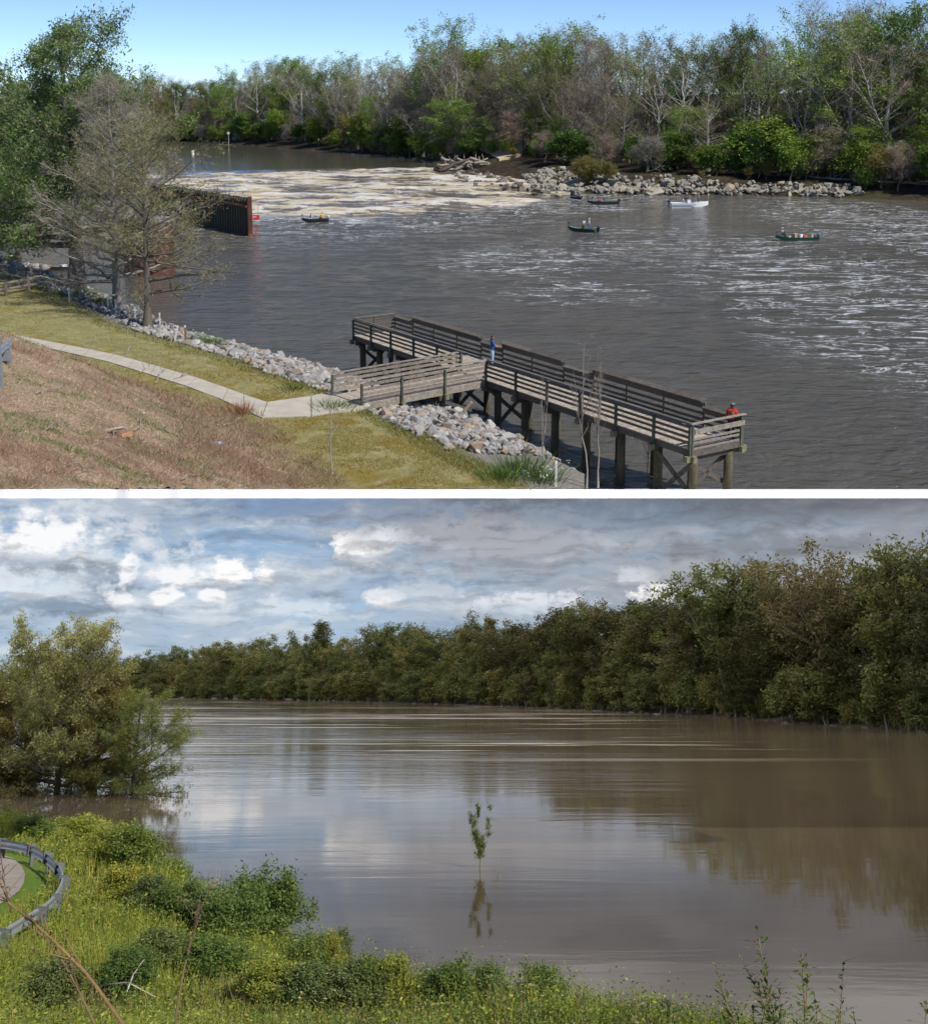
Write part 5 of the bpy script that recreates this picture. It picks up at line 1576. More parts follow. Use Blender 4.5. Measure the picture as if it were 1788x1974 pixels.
person('person half hidden sitting behind another in the end-on boat', on(o2, 1.4, -.15, .12), -1.4, 1.7, 'sit', (.6, .6, .62), (.1, .1, .15), hat=(.5, .5, .5))
p = A(1190, 393); o3 = boat('long black-green boat with three anglers near the boulders', (p.x, p.y, .02), PI + .10, 5.3, 1.6, (.02, .035, .03), (.05, .07, .06), (.06, .08, .07), BLK)
person('person in dark blue sitting at the bow with cream hat', on(o3, 4.5, 0, .3), PI + .5, 1.75, 'sit', (.035, .07, .14), (.35, .33, .28), hat=(.5, .42, .25))
person('person in red and black sitting amidships in long boat', on(o3, 3.35, -.1, .1), PI + .9, 1.6, 'sit', (.55, .03, .03), (.03, .08, .25), hat=(.3, .3, .34))
person('person in pale blue shirt standing in long boat', on(o3, 2.55, .1, .08), PI + 1.5, 1.8, 'stand', (.22, .50, .85), (.03, .04, .08), hair=(.3, .15, .12), bend=.15)
p = A(1291, 399); o4 = boat('white motorboat with black outboard moored by the boulder bank', (p.x, p.y, .02), .12, 6.6, 2.1, (.82, .82, .82), (.7, .7, .7), (.82, .82, .82), BLK, white=True, trolling=False)
person('person in pale blue shorts sitting in the white motorboat', on(o4, 2.1, -.2, .35), -1.0, 1.7, 'sit', (.72, .55, .5), (.25, .55, .65), hair=(.5, .2, .16))
person('person in dark shirt standing at the white boat console', on(o4, 2.75, .2, .15), .2, 1.75, 'stand', (.03, .03, .035), (.25, .25, .25), hair=(.05, .04, .04))
person('person in grey tee and dark shorts standing on white bow', on(o4, 4.9, 0, .60), -1.9, 1.75, 'stand', (.18, .24, .24), (.04, .06, .09), hair=(.3, .15, .12), skin=(.45, .22, .16))
p = A(1150, 448); o5 = boat('dark green boat with raised bow and two white-shirted anglers', (p.x, p.y, .02), PI - .62, 4.4, 1.5, DGR, (.10, .14, .12), (.16, .22, .18), (.03, .06, .10))
person('person in white shirt and black trousers bending over in boat', on(o5, 2.1, .15, .08), PI + .6, 1.7, 'stand', (.8, .78, .78), (.04, .04, .03), hair=(.08, .05, .04), bend=.45)
person('person in white tank top and jeans standing in boat', on(o5, 1.35, -.2, .08), PI + 1.6, 1.75, 'stand', (.75, .78, .8), (.07, .25, .5), hat=(.8, .8, .8), skin=(.5, .25, .2))
p = A(1573, 463); o6 = boat('long dark green boat with tackle boxes and one angler', (p.x, p.y, .02), PI + .06, 5.3, 1.5, (.015, .07, .05), (.05, .12, .10), (.06, .16, .13), (.10, .16, .22))
person('person in white cap and grey shirt sitting on green bow', on(o6, 4.55, 0, .38), PI + .9, 1.75, 'sit', (.30, .30, .38), (.03, .03, .035), hat=(.85, .83, .75), skin=(.06, .04, .03))
p = A(136, 521); o7 = boat('empty moored boat half behind the tall cypress trunk', (p.x, p.y, .02), PI - .05, 3.3, 1.2, (.04, .045, .04), (.22, .18, .16), (.3, .28, .25), (.3, .3, .3), trolling=False)
def cargo(name, label, cat, p, s, col, lid=None):
    o = thing(name, label, cat, p, rnd.uniform(0, 1))
    m = MB(); m.add(*box((0, 0, s[2] / 2), s), col); m.build('body', M_PAINT, o)
    m = MB(); m.add(*box((0, 0, s[2] + .03), (s[0] * 1.05, s[1] * 1.05, .06)), lid or col); m.build('lid', M_PAINT, o)
cargo('cooler', 'white cooler amidships in the long dark green boat', 'cooler', on(o6, 2.05, -.2, .32), (.6, .35, .34), (.8, .8, .78))
cargo('cooler', 'small white and orange cooler near the green boat angler', 'cooler', on(o6, 3.55, -.1, .2), (.35, .3, .3), (.8, .75, .7), (.7, .3, .15))
cargo('tackle_box', 'orange tackle box beside the white cooler in green boat', 'box', on(o6, 1.45, -.2, .32), (.45, .3, .22), (.8, .14, .04))
cargo('bait_bucket', 'tan bait tub standing tall amid the green boat', 'tub', on(o6, 2.9, .1, .2), (.5, .4, .62), (.5, .25, .18), (.62, .42, .33))
cargo('fuel_can', 'yellowish fuel can beside the green boat outboard', 'can', on(o6, .65, .1, .36), (.2, .2, .32), (.65, .6, .3))
cargo('gear_bag', 'white gear bag lying in the moored empty boat', 'bag', on(o7, .7, 0, .3), (.6, .4, .2), (.75, .75, .75))

# ------------------------------------------------------------------ near bank fittings
def rail_fence(label, pts, h, gap):
    o = thing('rail_fence', label, 'fence', pts[0])
    for q in pts:
        r = q - pts[0]
        m = MB(); m.add(*tube([r + Vector((0, 0, -.3)), r + Vector((0, 0, h + .15))], .13, 7), (.17, .15, .125)); m.build('fence_post', M_WOOD, o)
    for a_, b_ in zip(pts[:-1], pts[1:]):
        for z in (h, h - gap):
            m = MB(); m.add(*tube([a_ - pts[0] + Vector((0, 0, z)), b_ - pts[0] + Vector((0, 0, z))], .10, 7), (.24, .215, .17)); m.build('fence_rail', M_WOOD, o)
rail_fence('nearer round-rail wooden fence on the grass at far left', [hit_a(*q) for q in ((-38, 575), (12, 571), (56, 562), (93, 557))], .95, .45)
rail_fence('farther wooden fence along the inlet behind the nearer fence', [hit_a(*q) for q in ((-30, 545), (18, 540), (52, 540), (93, 545))], .9, .42)
for i, (px, row, tx) in enumerate([(134, 582, 'short stake before the tall cypress trunk'), (209, 598, 'stake left of the bare cypress trunk'), (224, 605, 'stake touching the bare cypress trunk'), (261, 616, 'stake left of the olive cypress trunk'), (284, 624, 'stake in front of the olive cypress trunk'), (309, 632, 'stake right of the olive cypress trunk'), (336, 660, 'leaning stake in the white rocks'), (358, 660, 'reddish stake nearest the riprap'), (1071, 942, 'white stake below the pier piles')]):
    q = hit_a(px, row) if i < 8 else hit_a(px, 939)
    o = thing('survey_stake', tx if tx.startswith(('white', 'reddish')) else 'white ' + tx, 'stake', q)
    m = MB(); m.add(*bar((0, 0, -.1), (.25 if i == 6 else 0, 0, .95), .09, .06, (0, 1, 0)), (.3, .1, .06) if i == 7 else (.7, .68, .62)); m.build('shaft', M_PAINT, o)
    m = MB(); m.add(*box((.25 if i == 6 else 0, 0, 1.0), (.1, .07, .12)), (.8, .78, .7)); m.build('tip', M_PAINT, o)
# end of a road guardrail
g0 = hit_a(2, 752); g1 = hit_a(17, 702)
o = thing('guardrail', 'grey steel road guardrail end standing in the dry grass', 'guardrail', g0)
sz = (g0 - CAM).length / F
for (gp, px, tp, w) in ((g0, 3, 655, 12), (g1, 17, 662, 9), (hit_a(-2, 700), -3, 630, 10)):
    r = gp - g0; hh = (gp - CAM).length / F * ({3: 97, 17: 40, -3: 70}[px])
    m = MB(); m.add(*box(r + Vector((0, 0, hh / 2 - .1)), (.17, .1, hh + .2)), (1, 1, 1)); m.build('steel_post', M_GALV, o)
r = g1 - g0
m = MB(); m.add(*box(r + Vector((.02, -.25, .32)), (.2, .16, .36)), (1, 1, 1)); m.add(*box(r + Vector((-.16, -.35, .32)), (.16, .16, .36)), (1, 1, 1)); m.build('block', M_GALV, o)
m = MB()
prof = [(0, 0), (.05, .06), (.0, .14), (.05, .2), (0, .3)]
st = [Vector((-.75, -1.2, .35)), Vector((-.85, 1.0, .35)), Vector((-1.9, 6, .2))]
V = [(p.x + a_, p.y, p.z + b_) for p in st for a_, b_ in prof]
m.add(V, [[i * 5 + j, i * 5 + j + 1, i * 5 + 6 + j, i * 5 + 5 + j] for i in range(2) for j in range(4)]); m.build('beam', M_GALV, o)
# stump, bottle, litter
q = hit_a(228, 842); k = .7 * (q - CAM).length / F
o = thing('tree_stump', 'split old tree stump on the dry straw slope', 'stump', q)
ring = lambda r, z: [(r * (1 + .25 * math.sin(t * 3 + z)) * math.cos(t), r * (1 + .2 * math.cos(t * 2)) * math.sin(t), z) for t in np.linspace(0, 2 * PI, 12, endpoint=False)]
V, Fc = loft([ring(k * 24, -.15), ring(k * 19, .1), ring(k * 17, k * 20)]); m = MB(); m.add(V, Fc, (.22, .14, .10)); m.build('bark_ring', M_BARK, o)
m = MB(); m.add(*bar((-k * 30, -k * 10, k * 20), (k * 16, 0, k * 26), k * 10, k * 3), (.5, .42, .34)); m.build('splinter', M_WOOD, o)
m = MB(); m.add(*bar((k * 12, -k * 8, k * 4), (k * 38, 0, k * 8), k * 14, k * 8), (.5, .27, .14)); m.build('rotten_wood', M_WOOD, o)
q = hit_a(421, 858); k = (q - CAM).length / F
o = thing('plastic_bottle', 'crushed clear blue plastic bottle lying on the straw slope', 'bottle', q + Vector((0, 0, .05)), .4)
m = MB(); m.add(*loft([[(x, r * math.cos(t), r * math.sin(t)) for t in np.linspace(0, 2 * PI, 9, endpoint=False)] for x, r in ((-k * 7, k * 2.6), (-k * 6, k * 4), (k * 3, k * 4.2), (k * 6, k * 2))]), (.30, .46, .68)); m.build('body', M_PAINT, o, True)
m = MB(); m.add(*tube([(k * 6, 0, 0), (k * 8, 0, 0)], k * 1.7, 8), (.7, .75, .85)); m.build('screw_cap', M_PAINT, o)
for (px, row, lb, s) in [(278, 801, 'white paper scrap on the slope above the bottle', 3), (313, 877, 'small white paper scrap below the stump', 2.5), (278, 855, 'pale broken brick right of the stump', 5)]:
    q = hit_a(px, row); k = (q - CAM).length / F
    V, Fc, c = rock_mesh(int(px), (.75, .74, .7) if s < 4 else (.5, .42, .34), .3)
    tag(MB().add(V * k * s * 2.2, Fc, c).build('paper_scrap' if s < 4 else 'brick', M_PAINT, M=Matrix.Translation(q + Vector((0, 0, .04)))), lb, 'litter' if s < 4 else 'brick')
brs = [(70, 765, 140, 752, 'near the guardrail end'), (95, 790, 125, 800, 'left of the grass patches'), (240, 690, 262, 668, 'beside the path edge'), (270, 722, 300, 700, 'below the path bend'), (260, 835, 280, 812, 'curving beside the stump'), (395, 848, 418, 868, 'pointing at the plastic bottle'), (335, 735, 362, 728, 'in brown brush under path'),
       (120, 900, 185, 915, 'low in the straw'), (300, 742, 322, 712, 'upright by the path'), (80, 842, 140, 812, 'over green tufts'), (430, 825, 470, 812, 'on the slope shoulder'), (200, 860, 230, 842, 'just below the stump'), (350, 930, 420, 915, 'near the white divider edge'), (505, 905, 560, 925, 'at the slope foot')]
for i, (a0, b0, a1, b1, lb) in enumerate(brs):
    p0, p1 = hit_a(a0, b0), hit_a(a1, b1)
    if (p1 - p0).length > 3: p1 = p0 + (p1 - p0).normalized() * 3
    k = (p0 - CAM).length / F
    log('fallen_branch', f'dead grey branch {lb}', 'branch', p0 + Vector((0, 0, .08)), p1 + Vector((0, 0, .2)), k * 1.3, (.34, .28, .22), 'dead branches on the straw slope', 70 + i, 3)
# bare saplings in front of the pier
for i, (px, row, top, seed, w, lb) in enumerate([(641, 915, 745, 1, .8, 'thin pale leafless sapling on grass left of the riprap'), (1130, 941, 648, 2, .55, 'clump of tall bare stems before the pier middle'), (1152, 941, 668, 3, .6, 'second clump of bare stems, right of tallest clump'), (1046, 915, 715, 4, .45, 'slender bare sapling before the pier piles'),
                                                   (1250, 941, 800, 5, .6, 'sparse bare sapling before the braced pier end'), (1010, 905, 835, 6, 1.2, 'tangle of dry bent stems at the riprap end'), (1395, 941, 855, 7, .9, 'bare twigs at the last pier pile')]):
    q = hit_a(px, row); q.z = max(q.z, 0.0)
    if q.z < .2:
        q = AD(px, row, 52.9)
    tm, cm = tree_mesh(400 + seed, r0=.011, limbs=14, f0=.2, prof=lambda h: .24 * (1 - h * .5), elev=lambda h: .9 + .3 * h, sub=4, tw=3, twl=.06, tww=.0016, bark=(.36, .32, .27) if i in (0, 1, 2, 3) else (.2, .17, .14), twig=(.24, .2, .16), fork=[0, 3, 3, 1, 2, 4, 3][i], wob=.035, name='sapling')
    planted('bare_sapling', lb, q, AD(px, top, q.y).z - q.z, tm, cm, wide=w, stem='trunk')
# ------------------------------------------------------------------ grass and straw of the near bank
def scatter_a(n, cond, seed):
    r = np.random.RandomState(seed)
    out = []
    got = 0
    while got < n:
        m = n * 3
        i = r.uniform(0, len(CUT_T) - 1.001, m)
        t = np.interp(i, np.arange(len(CUT_T)), CUT_T); y0 = np.interp(t, CUT_T, CUT_Y)
        y = 1 / (1 / y0 + (1 / 125 - 1 / y0) * r.uniform(0.0, 1, m) ** .9)
        x = t * y
        P = np.stack([x, y], 1)
        s = sdist(P, W_LINE); e = s - toe_s(y)
        k = cond(x, y, s, e, r)
        out.append(np.stack([x[k], y[k], h_a(x[k], y[k])], 1)); got += int(k.sum())
        if len(out) > 12: break
    return np.concatenate(out)[:n]
PATH_POLY = np.array([(p.x, p.y) for p in U] + [(p.x, p.y) for p in Lw[::-1]])
def inside(x, y, poly):
    c = np.zeros(len(x), bool)
    j = len(poly) - 1
    for i in range(len(poly)):
        xi, yi = poly[i]; xj, yj = poly[j]
        k = ((yi > y) != (yj > y)) & (x < (xj - xi) * (y - yi) / (yj - yi + 1e-12) + xi)
        c ^= k; j = i
    return c
def blades(P, r, L, w, lean, cols, up=1.0, sc_=None):
    n = len(P)
    d = np.stack([r.normal(0, lean, n), r.normal(0, lean, n), np.abs(r.normal(up, .25, n))], 1)
    d = unit(d) * (L * r.uniform(.5, 1.4, (n, 1)))
    dist = P[:, 1:2]
    ww = w * np.maximum(1.0, dist / 28.0)
    cl = np.asarray(cols)[r.randint(0, len(cols), n)]
    V, Fc, C = kites(P, P + d, ww, (1, 1, 1), r)
    return V, Fc, C * np.repeat(cl, 4, axis=0)
r = np.random.RandomState(4)
P = scatter_a(52000, lambda x, y, s, e, r: (e > -.2 + r.normal(0, .4, len(x))) & ~inside(x, y, PATH_POLY), 1)
green = fbm(P[:, 0] * .55, P[:, 1] * .55, 31, 3) + .13 * sstep(9, 20, -P[:, 0] * 1.0 ) * 0
redz = fbm(P[:, 0] * .4, P[:, 1] * .4, 41, 3)
left = (P[:, 0] / P[:, 1] < -.22)
isg = (green > np.where(left, .53, .66)) & (r.rand(len(P)) < .75)
e_ = sdist(P[:, :2], W_LINE) - toe_s(P[:, 1])
brush = (~isg) & ((redz > .52) | (e_ < 1.2)) & (r.rand(len(P)) < .7)
dry = ~isg & ~brush
mb = MB()
mb.add(*blades(P[dry], r, .17, .0065, .9, ((.58, .45, .31), (.47, .35, .24), (.68, .55, .40), (.36, .26, .18)), .35))
mb.add(*blades(P[brush], r, .24, .0055, .55, ((.24, .16, .12), (.30, .20, .14), (.19, .13, .10), (.34, .2, .12)), .8))
P3 = scatter_a(15000, lambda x, y, s, e, r: ((e > -.6) & (e < 4.2) & (fbm(x * .7, y * .7, 61, 3) > .40)) | ((e > 4) & (fbm(x * .35, y * .35, 62, 3) > .60)), 7)
mb.add(*blades(P3, r, .36, .0060, .55, ((.22, .155, .115), (.30, .215, .15), (.17, .12, .09), (.38, .25, .15), (.44, .34, .24)), .75))
tag(mb.build('dry_grass', M_STRAW), kind='stuff')
mb = MB(); mb.add(*blades(P[isg], r, .15, .008, .6, ((.11, .18, .03), (.14, .20, .04), (.20, .22, .06), (.085, .15, .03)), .7))
P2 = scatter_a(46000, lambda x, y, s, e, r: (e < -.2 + r.normal(0, .8, len(x))) & (s > 6.6) & ~inside(x, y, PATH_POLY) & ((fbm(x * .8, y * .8, 77, 3) < .56) | (r.rand(len(x)) < .15)), 2)
yel = fbm(P2[:, 0] * .16, P2[:, 1] * .16, 51, 3)
m_ = yel > .53
mb.add(*blades(P2[~m_], r, .10, .008, .7, ((.26, .255, .10), (.21, .23, .08), (.37, .32, .17), (.31, .28, .12)), .6))
mb.add(*blades(P2[m_], r, .10, .008, .7, ((.30, .22, .045), (.25, .21, .05), (.33, .24, .06)), .6))
edge = scatter_a(9000, lambda x, y, s, e, r: (s > 6.2) & (s < 8.2) & (r.rand(len(x)) < .7), 3)
mb.add(*blades(edge, r, .22, .009, .5, ((.13, .17, .04), (.17, .19, .05), (.24, .2, .08)), .9))
tag(mb.build('grass', M_STRAW), kind='stuff')
# green clumps at the water's edge
def tuft(label, q, R_, Hh, n, cols, flower=None, frame=None, name='grass_tuft', cat='plant', seed=0, leafw=.02):
    r = np.random.RandomState(seed + 900)
    o = thing(name, label, cat, q, 0, frame)
    P = np.stack([r.normal(0, R_ * .5, n), r.normal(0, R_ * .5, n), np.zeros(n)], 1)
    d = np.stack([P[:, 0] * .6 + r.normal(0, .12, n), P[:, 1] * .6 + r.normal(0, .12, n), Hh * r.uniform(.5, 1.1, n)], 1)
    V, Fc, C = kites(P, P + d, leafw, (1, 1, 1), r)
    MB().add(V, Fc, C * np.repeat(np.asarray(cols)[r.randint(0, len(cols), n)], 4, axis=0)).build('blades', M_STRAW, o)
    if flower:
        k = r.choice(n, max(4, n // 12))
        V, Fc, C = leafquads(r, (P + d)[k], .03, 3, (.03,) * 3, [flower])
        MB().add(V, Fc, C).build('flowers', M_LEAF, o)
    return o
G_ = ((.09, .16, .03), (.12, .19, .04), (.07, .13, .03))
for i, (px, row, R_, Hh, n, fl, lb) in enumerate([(1005, 915, 1.0, .8, 420, None, 'big green grass tussock at the riprap end'), (1040, 930, .8, .6, 300, (.75, .78, .75), 'green weeds with white flowers below tussock'), (960, 925, .7, .5, 240, None, 'low grass tuft on the riprap edge'), (1160, 940, .35, .55, 60, (.85, .7, .02), 'yellow flowering weed at foot of bare stems'),
                                                   (400, 668, .9, .7, 300, None, 'green weeds where white rocks meet riprap'), (372, 660, .8, .6, 240, (.7, .72, .7), 'weeds among white rocks left of the riprap'), (645, 790, .7, .45, 200, None, 'grass tuft beside the path end'), (560, 752, .6, .35, 160, None, 'grass clump below the left riprap'), (130, 572, 1.6, .6, 500, None, 'dark green grass at the tall cypress base'), (180, 585, 1.2, .5, 300, None, 'green grass between cypress trunks'),
                                                   (462, 800, .5, .7, 140, None, 'reddish dry weed standing by the path corner')]):
    q = hit_a(px, row) if i != 3 else AD(px, row, 52.9)
    tuft(lb, q, R_, Hh, n, G_ if i != 10 else ((.33, .16, .09), (.28, .14, .08)), fl, seed=i)
# ------------------------------------------------------------------ FLOOD VALLEY: trees standing in water on the left
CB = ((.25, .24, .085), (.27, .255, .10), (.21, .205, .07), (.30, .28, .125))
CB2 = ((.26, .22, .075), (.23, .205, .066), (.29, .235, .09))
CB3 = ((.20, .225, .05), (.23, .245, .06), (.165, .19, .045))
def in_flood(label, px, row, top, mesh, wide, rz, sub=3.5):
    p = B(px, row)
    H = BD(px, top, p.y).z + 8.5 + sub
    return planted('cypress_tree', label, (p.x, p.y, -8.5 - sub), H, mesh[0], mesh[1], MBM, rz, wide)
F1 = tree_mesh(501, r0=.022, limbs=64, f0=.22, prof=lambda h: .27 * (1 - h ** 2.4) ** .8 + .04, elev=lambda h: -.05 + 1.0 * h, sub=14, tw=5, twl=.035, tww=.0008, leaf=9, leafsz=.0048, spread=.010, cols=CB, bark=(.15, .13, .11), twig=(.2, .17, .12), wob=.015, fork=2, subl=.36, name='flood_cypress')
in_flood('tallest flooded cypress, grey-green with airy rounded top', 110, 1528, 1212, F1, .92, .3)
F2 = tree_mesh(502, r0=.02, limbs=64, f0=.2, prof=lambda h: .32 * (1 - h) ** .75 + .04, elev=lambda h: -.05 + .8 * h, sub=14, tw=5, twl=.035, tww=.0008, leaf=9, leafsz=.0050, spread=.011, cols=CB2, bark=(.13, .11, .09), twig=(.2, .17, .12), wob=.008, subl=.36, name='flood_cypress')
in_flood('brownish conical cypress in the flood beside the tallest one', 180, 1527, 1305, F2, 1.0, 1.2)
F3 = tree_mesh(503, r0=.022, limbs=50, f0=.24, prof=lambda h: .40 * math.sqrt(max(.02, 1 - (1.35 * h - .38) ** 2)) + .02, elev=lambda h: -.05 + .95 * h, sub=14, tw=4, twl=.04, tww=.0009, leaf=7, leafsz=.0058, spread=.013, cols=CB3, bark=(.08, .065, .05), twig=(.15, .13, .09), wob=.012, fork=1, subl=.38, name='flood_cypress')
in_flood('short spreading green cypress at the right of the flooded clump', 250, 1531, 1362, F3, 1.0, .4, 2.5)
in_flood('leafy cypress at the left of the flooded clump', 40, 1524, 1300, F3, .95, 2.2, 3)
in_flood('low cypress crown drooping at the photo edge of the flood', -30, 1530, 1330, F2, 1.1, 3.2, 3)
# lone sapling
p = B(925, 1676)
S1 = tree_mesh(510, r0=.010, limbs=34, f0=.16, prof=lambda h: .11 * (1 - h * .6), elev=lambda h: 1.0, sub=4, tw=2, twl=.06, tww=.003, leaf=8, leafsz=.010, spread=.016, cols=((.12, .17, .035), (.11, .15, .03), (.19, .24, .06)), bark=(.16, .12, .08), twig=(.2, .15, .09), wob=.03, fork=6, name='sapling')
planted('sapling', 'lone leafy sapling sticking out of the flood water', (p.x, p.y, -8.9), BD(925, 1552, p.y).z + 8.9, *S1, frame=MBM, rz=.5, wide=.75)
S2 = tree_mesh(511, r0=.009, limbs=10, f0=.2, prof=lambda h: .3, elev=lambda h: .6, sub=3, tw=2, twl=.08, tww=.003, bark=(.2, .16, .12), twig=(.2, .16, .12), wob=.08, fork=1, name='twigs')
p = B(952, 1688)
planted('bare_twigs', 'bare drowned twigs right of the lone sapling', (p.x, p.y, -8.8), BD(952, 1655, p.y).z + 8.8, *S2, frame=MBM, cat='branch', wide=1.6, stem='stems')
p = B(606, 1744)
planted('sapling', 'small leafy sprig drowned in the water right of the dark bush', (p.x, p.y, -8.8), .6, *S1, frame=MBM, wide=1.2)
# near tree closing the right edge
R1 = tree_mesh(520, r0=.012, limbs=54, f0=.03, prof=lambda h: .30 * (1 - h) ** .5 + .05, elev=lambda h: .1 + .8 * h, sub=12, tw=4, twl=.04, leaf=9, leafsz=.0062, spread=.014, cols=((.05, .06, .02), (.045, .05, .018), (.075, .065, .025)), bark=(.09, .075, .06), twig=(.1, .08, .06), fork=2, name='edge_tree')
for (px, y, top, w, lb) in [(1840, 216, 1080, .8, 'big dark tree closing off the photo edge over the flood')]:
    q = BD(px, 1400, y)
    planted('leafy_tree', lb, (q.x, q.y, -9), BD(px, top, y).z + 9, *R1, frame=MBM, wide=w, rz=px)

# ------------------------------------------------------------------ drive, lawn and guardrail
rail_px = [(-90, 1608), (-40, 1611), (0, 1618), (35, 1623), (65, 1632), (95, 1650), (114, 1670), (120, 1690), (112, 1714), (92, 1738), (55, 1762), (15, 1786), (-40, 1818), (-90, 1850)]
ZR = -6.05
RL = [B(a, b, ZR) for a, b in rail_px]
RLb = []
for i in range(len(RL) - 1):
    for k in range(4):
        t_ = k / 4
        p0, p1, p2, p3 = RL[max(i - 1, 0)], RL[i], RL[i + 1], RL[min(i + 2, len(RL) - 1)]
        RLb.append(0.5 * ((2 * p1) + (p2 - p0) * t_ + (2 * p0 - 5 * p1 + 4 * p2 - p3) * t_ ** 2 + (3 * p1 - p0 - 3 * p2 + p3) * t_ ** 3))
RLb.append(RL[-1])
g0 = RLb[0].copy()
gr = thing('guardrail', 'curved steel guardrail bending round the turning circle by the flood', 'guardrail', g0, 0, MBM)
prof = [(.0, -.16), (.045, -.13), (.05, -.07), (.0, -.02), (.0, .02), (.05, .07), (.045, .13), (.0, .16)]
P = np.array([(q - g0)[:] for q in RLb])
T = unit(np.gradient(P, axis=0)); N = np.stack([-T[:, 1], T[:, 0], 0 * T[:, 0]], 1)
V = []
for i in range(len(P)):
    for o_, z_ in prof:
        V.append(P[i] + N[i] * o_ + np.array([0, 0, z_ - .16]))
for i in range(len(P)):
    for o_, z_ in prof:
        V.append(P[i] + N[i] * (o_ - .012) + np.array([0, 0, z_ - .16]))
k = len(prof); n = len(P)
Fc = [[i * k + j, i * k + j + 1, (i + 1) * k + j + 1, (i + 1) * k + j] for i in range(n - 1) for j in range(k - 1)]
Fc += [[n * k + i * k + j, n * k + (i + 1) * k + j, n * k + (i + 1) * k + j + 1, n * k + i * k + j + 1] for i in range(n - 1) for j in range(k - 1)]
MB().add(V, Fc).build('beam', M_GALV, gr, True)
M_DGAL = mat_plain('dull_steel', (.13, .14, .145), 0.6, 0.3, var=.2, scale=4)
# drive surface and lawn follow the bank
def drape(name, pts, mat, lift, sub=14):
    c = sum(pts, Vector()) / len(pts)
    V, Fc = [], []
    n = len(pts)
    for k in range(sub + 1):
        for q in pts:
            w = c.lerp(q, k / sub)
            V.append((w.x, w.y, -6.80 + lift))
    for k in range(sub):
        for i in range(n):
            j = (i + 1) % n
            Fc.append([k * n + i, k * n + j, (k + 1) * n + j, (k + 1) * n + i])
    o = MB().add(V, Fc).build(name, mat, None, True, MBM)
    return tag(o, kind='structure')
def lawn_mat():
    t = NT('mown_lawn')
    co = t.coord()
    n1, n2 = t.noise(co, .8, 4), t.noise(co, 14, 3, .7)
    c = t.ramp(n2, [(.3, (.09, .16, .02)), (.7, (.17, .27, .04))])
    c = t.mix(t.mrange(n1, .5, .7, 0, .4), c, (.22, .24, .07))
    p = t.principled(**{'Base Color': c, 'Roughness': .9, 'Specular IOR Level': .1})
    t.l(t.bump(n2, .6, .05), p.inputs['Normal'])
    return t.done(p)
off = [B(a, b, -6.7) for a, b in [(-160, 1618), (-40, 1630), (0, 1636), (35, 1642), (66, 1652), (92, 1668), (102, 1684), (103, 1700), (92, 1722), (74, 1744), (40, 1765), (0, 1790), (-60, 1825), (-160, 1870)]]
drape('lawn', off, lawn_mat(), .02)
M_DRIVE = mat_plain('drive_concrete', (.36, .31, .27), .9, var=.1, scale=1.5, bump=.2)
off2 = [B(a, b, -6.7) for a, b in [(-160, 1632), (-40, 1640), (0, 1644), (25, 1652), (42, 1666), (49, 1682), (47, 1698), (38, 1714), (18, 1730), (-10, 1746), (-60, 1768), (-160, 1800)]]
drape('turning_circle', off2, M_DRIVE, .06)
for i, (a, b) in enumerate([(57, 1629), (88, 1643), (112, 1665), (121, 1690), (106, 1724), (72, 1752), (8, 1790), (0, 1618)]):
    q = B(a, b, ZR)
    j = int(np.argmin([(q - w).length for w in RLb])); q = RLb[j]
    tn = Vector(T[j]); nr = Vector((tn.y, -tn.x, 0)) 
    r = q - g0
    m = MB(); m.add(*bar(r + nr * -.16 + Vector((0, 0, -1.2)), r + nr * -.16 + Vector((0, 0, .02)), .18, .14, tn)); m.build('post', M_DGAL, gr)
    m = MB(); m.add(*bar(r + nr * -.02 + Vector((0, 0, -.34)), r + nr * -.02 + Vector((0, 0, .03)), .16, .2, tn)); m.build('spacer_block', M_DGAL, gr)

# ------------------------------------------------------------------ bank vegetation
LAWN = np.array([(p.x, p.y) for p in off])
RAILP = np.array([(p.x, p.y) for p in RL])
def scatter_b(n, cond, seed, pa_=-80, pb_=1500):
    r = np.random.RandomState(seed)
    out, got = [], 0
    for _ in range(14):
        m = n * 3
        px = r.uniform(pa_, pb_, m)
        t = (px - CX) / (F * .96)
        y = 1 / (1 / 10.0 + (1 / 75.0 - 1 / 10.0) * r.uniform(0, 1, m) ** .8)
        x = t * y
        s = sdist(np.stack([x, y], 1), BW)
        z = h_b(x, y)
        dep = -z / y
        k = (s > .25) & (dep < .31) & ~inside(x, y, LAWN) & cond(x, y, s, px, r)
        out.append(np.stack([x[k], y[k], z[k], px[k]], 1)); got += int(k.sum())
        if got >= n: break
    return np.concatenate(out)[:n]
YG = ((.34, .36, .06), (.29, .34, .055), (.42, .39, .10), (.25, .31, .05))
GN = ((.18, .26, .055), (.14, .22, .05), (.23, .29, .075), (.11, .18, .045))
DK = ((.14, .21, .05), (.115, .175, .045), (.18, .24, .065))
TN = ((.30, .24, .13), (.24, .19, .10), (.36, .30, .18))
r = np.random.RandomState(77)
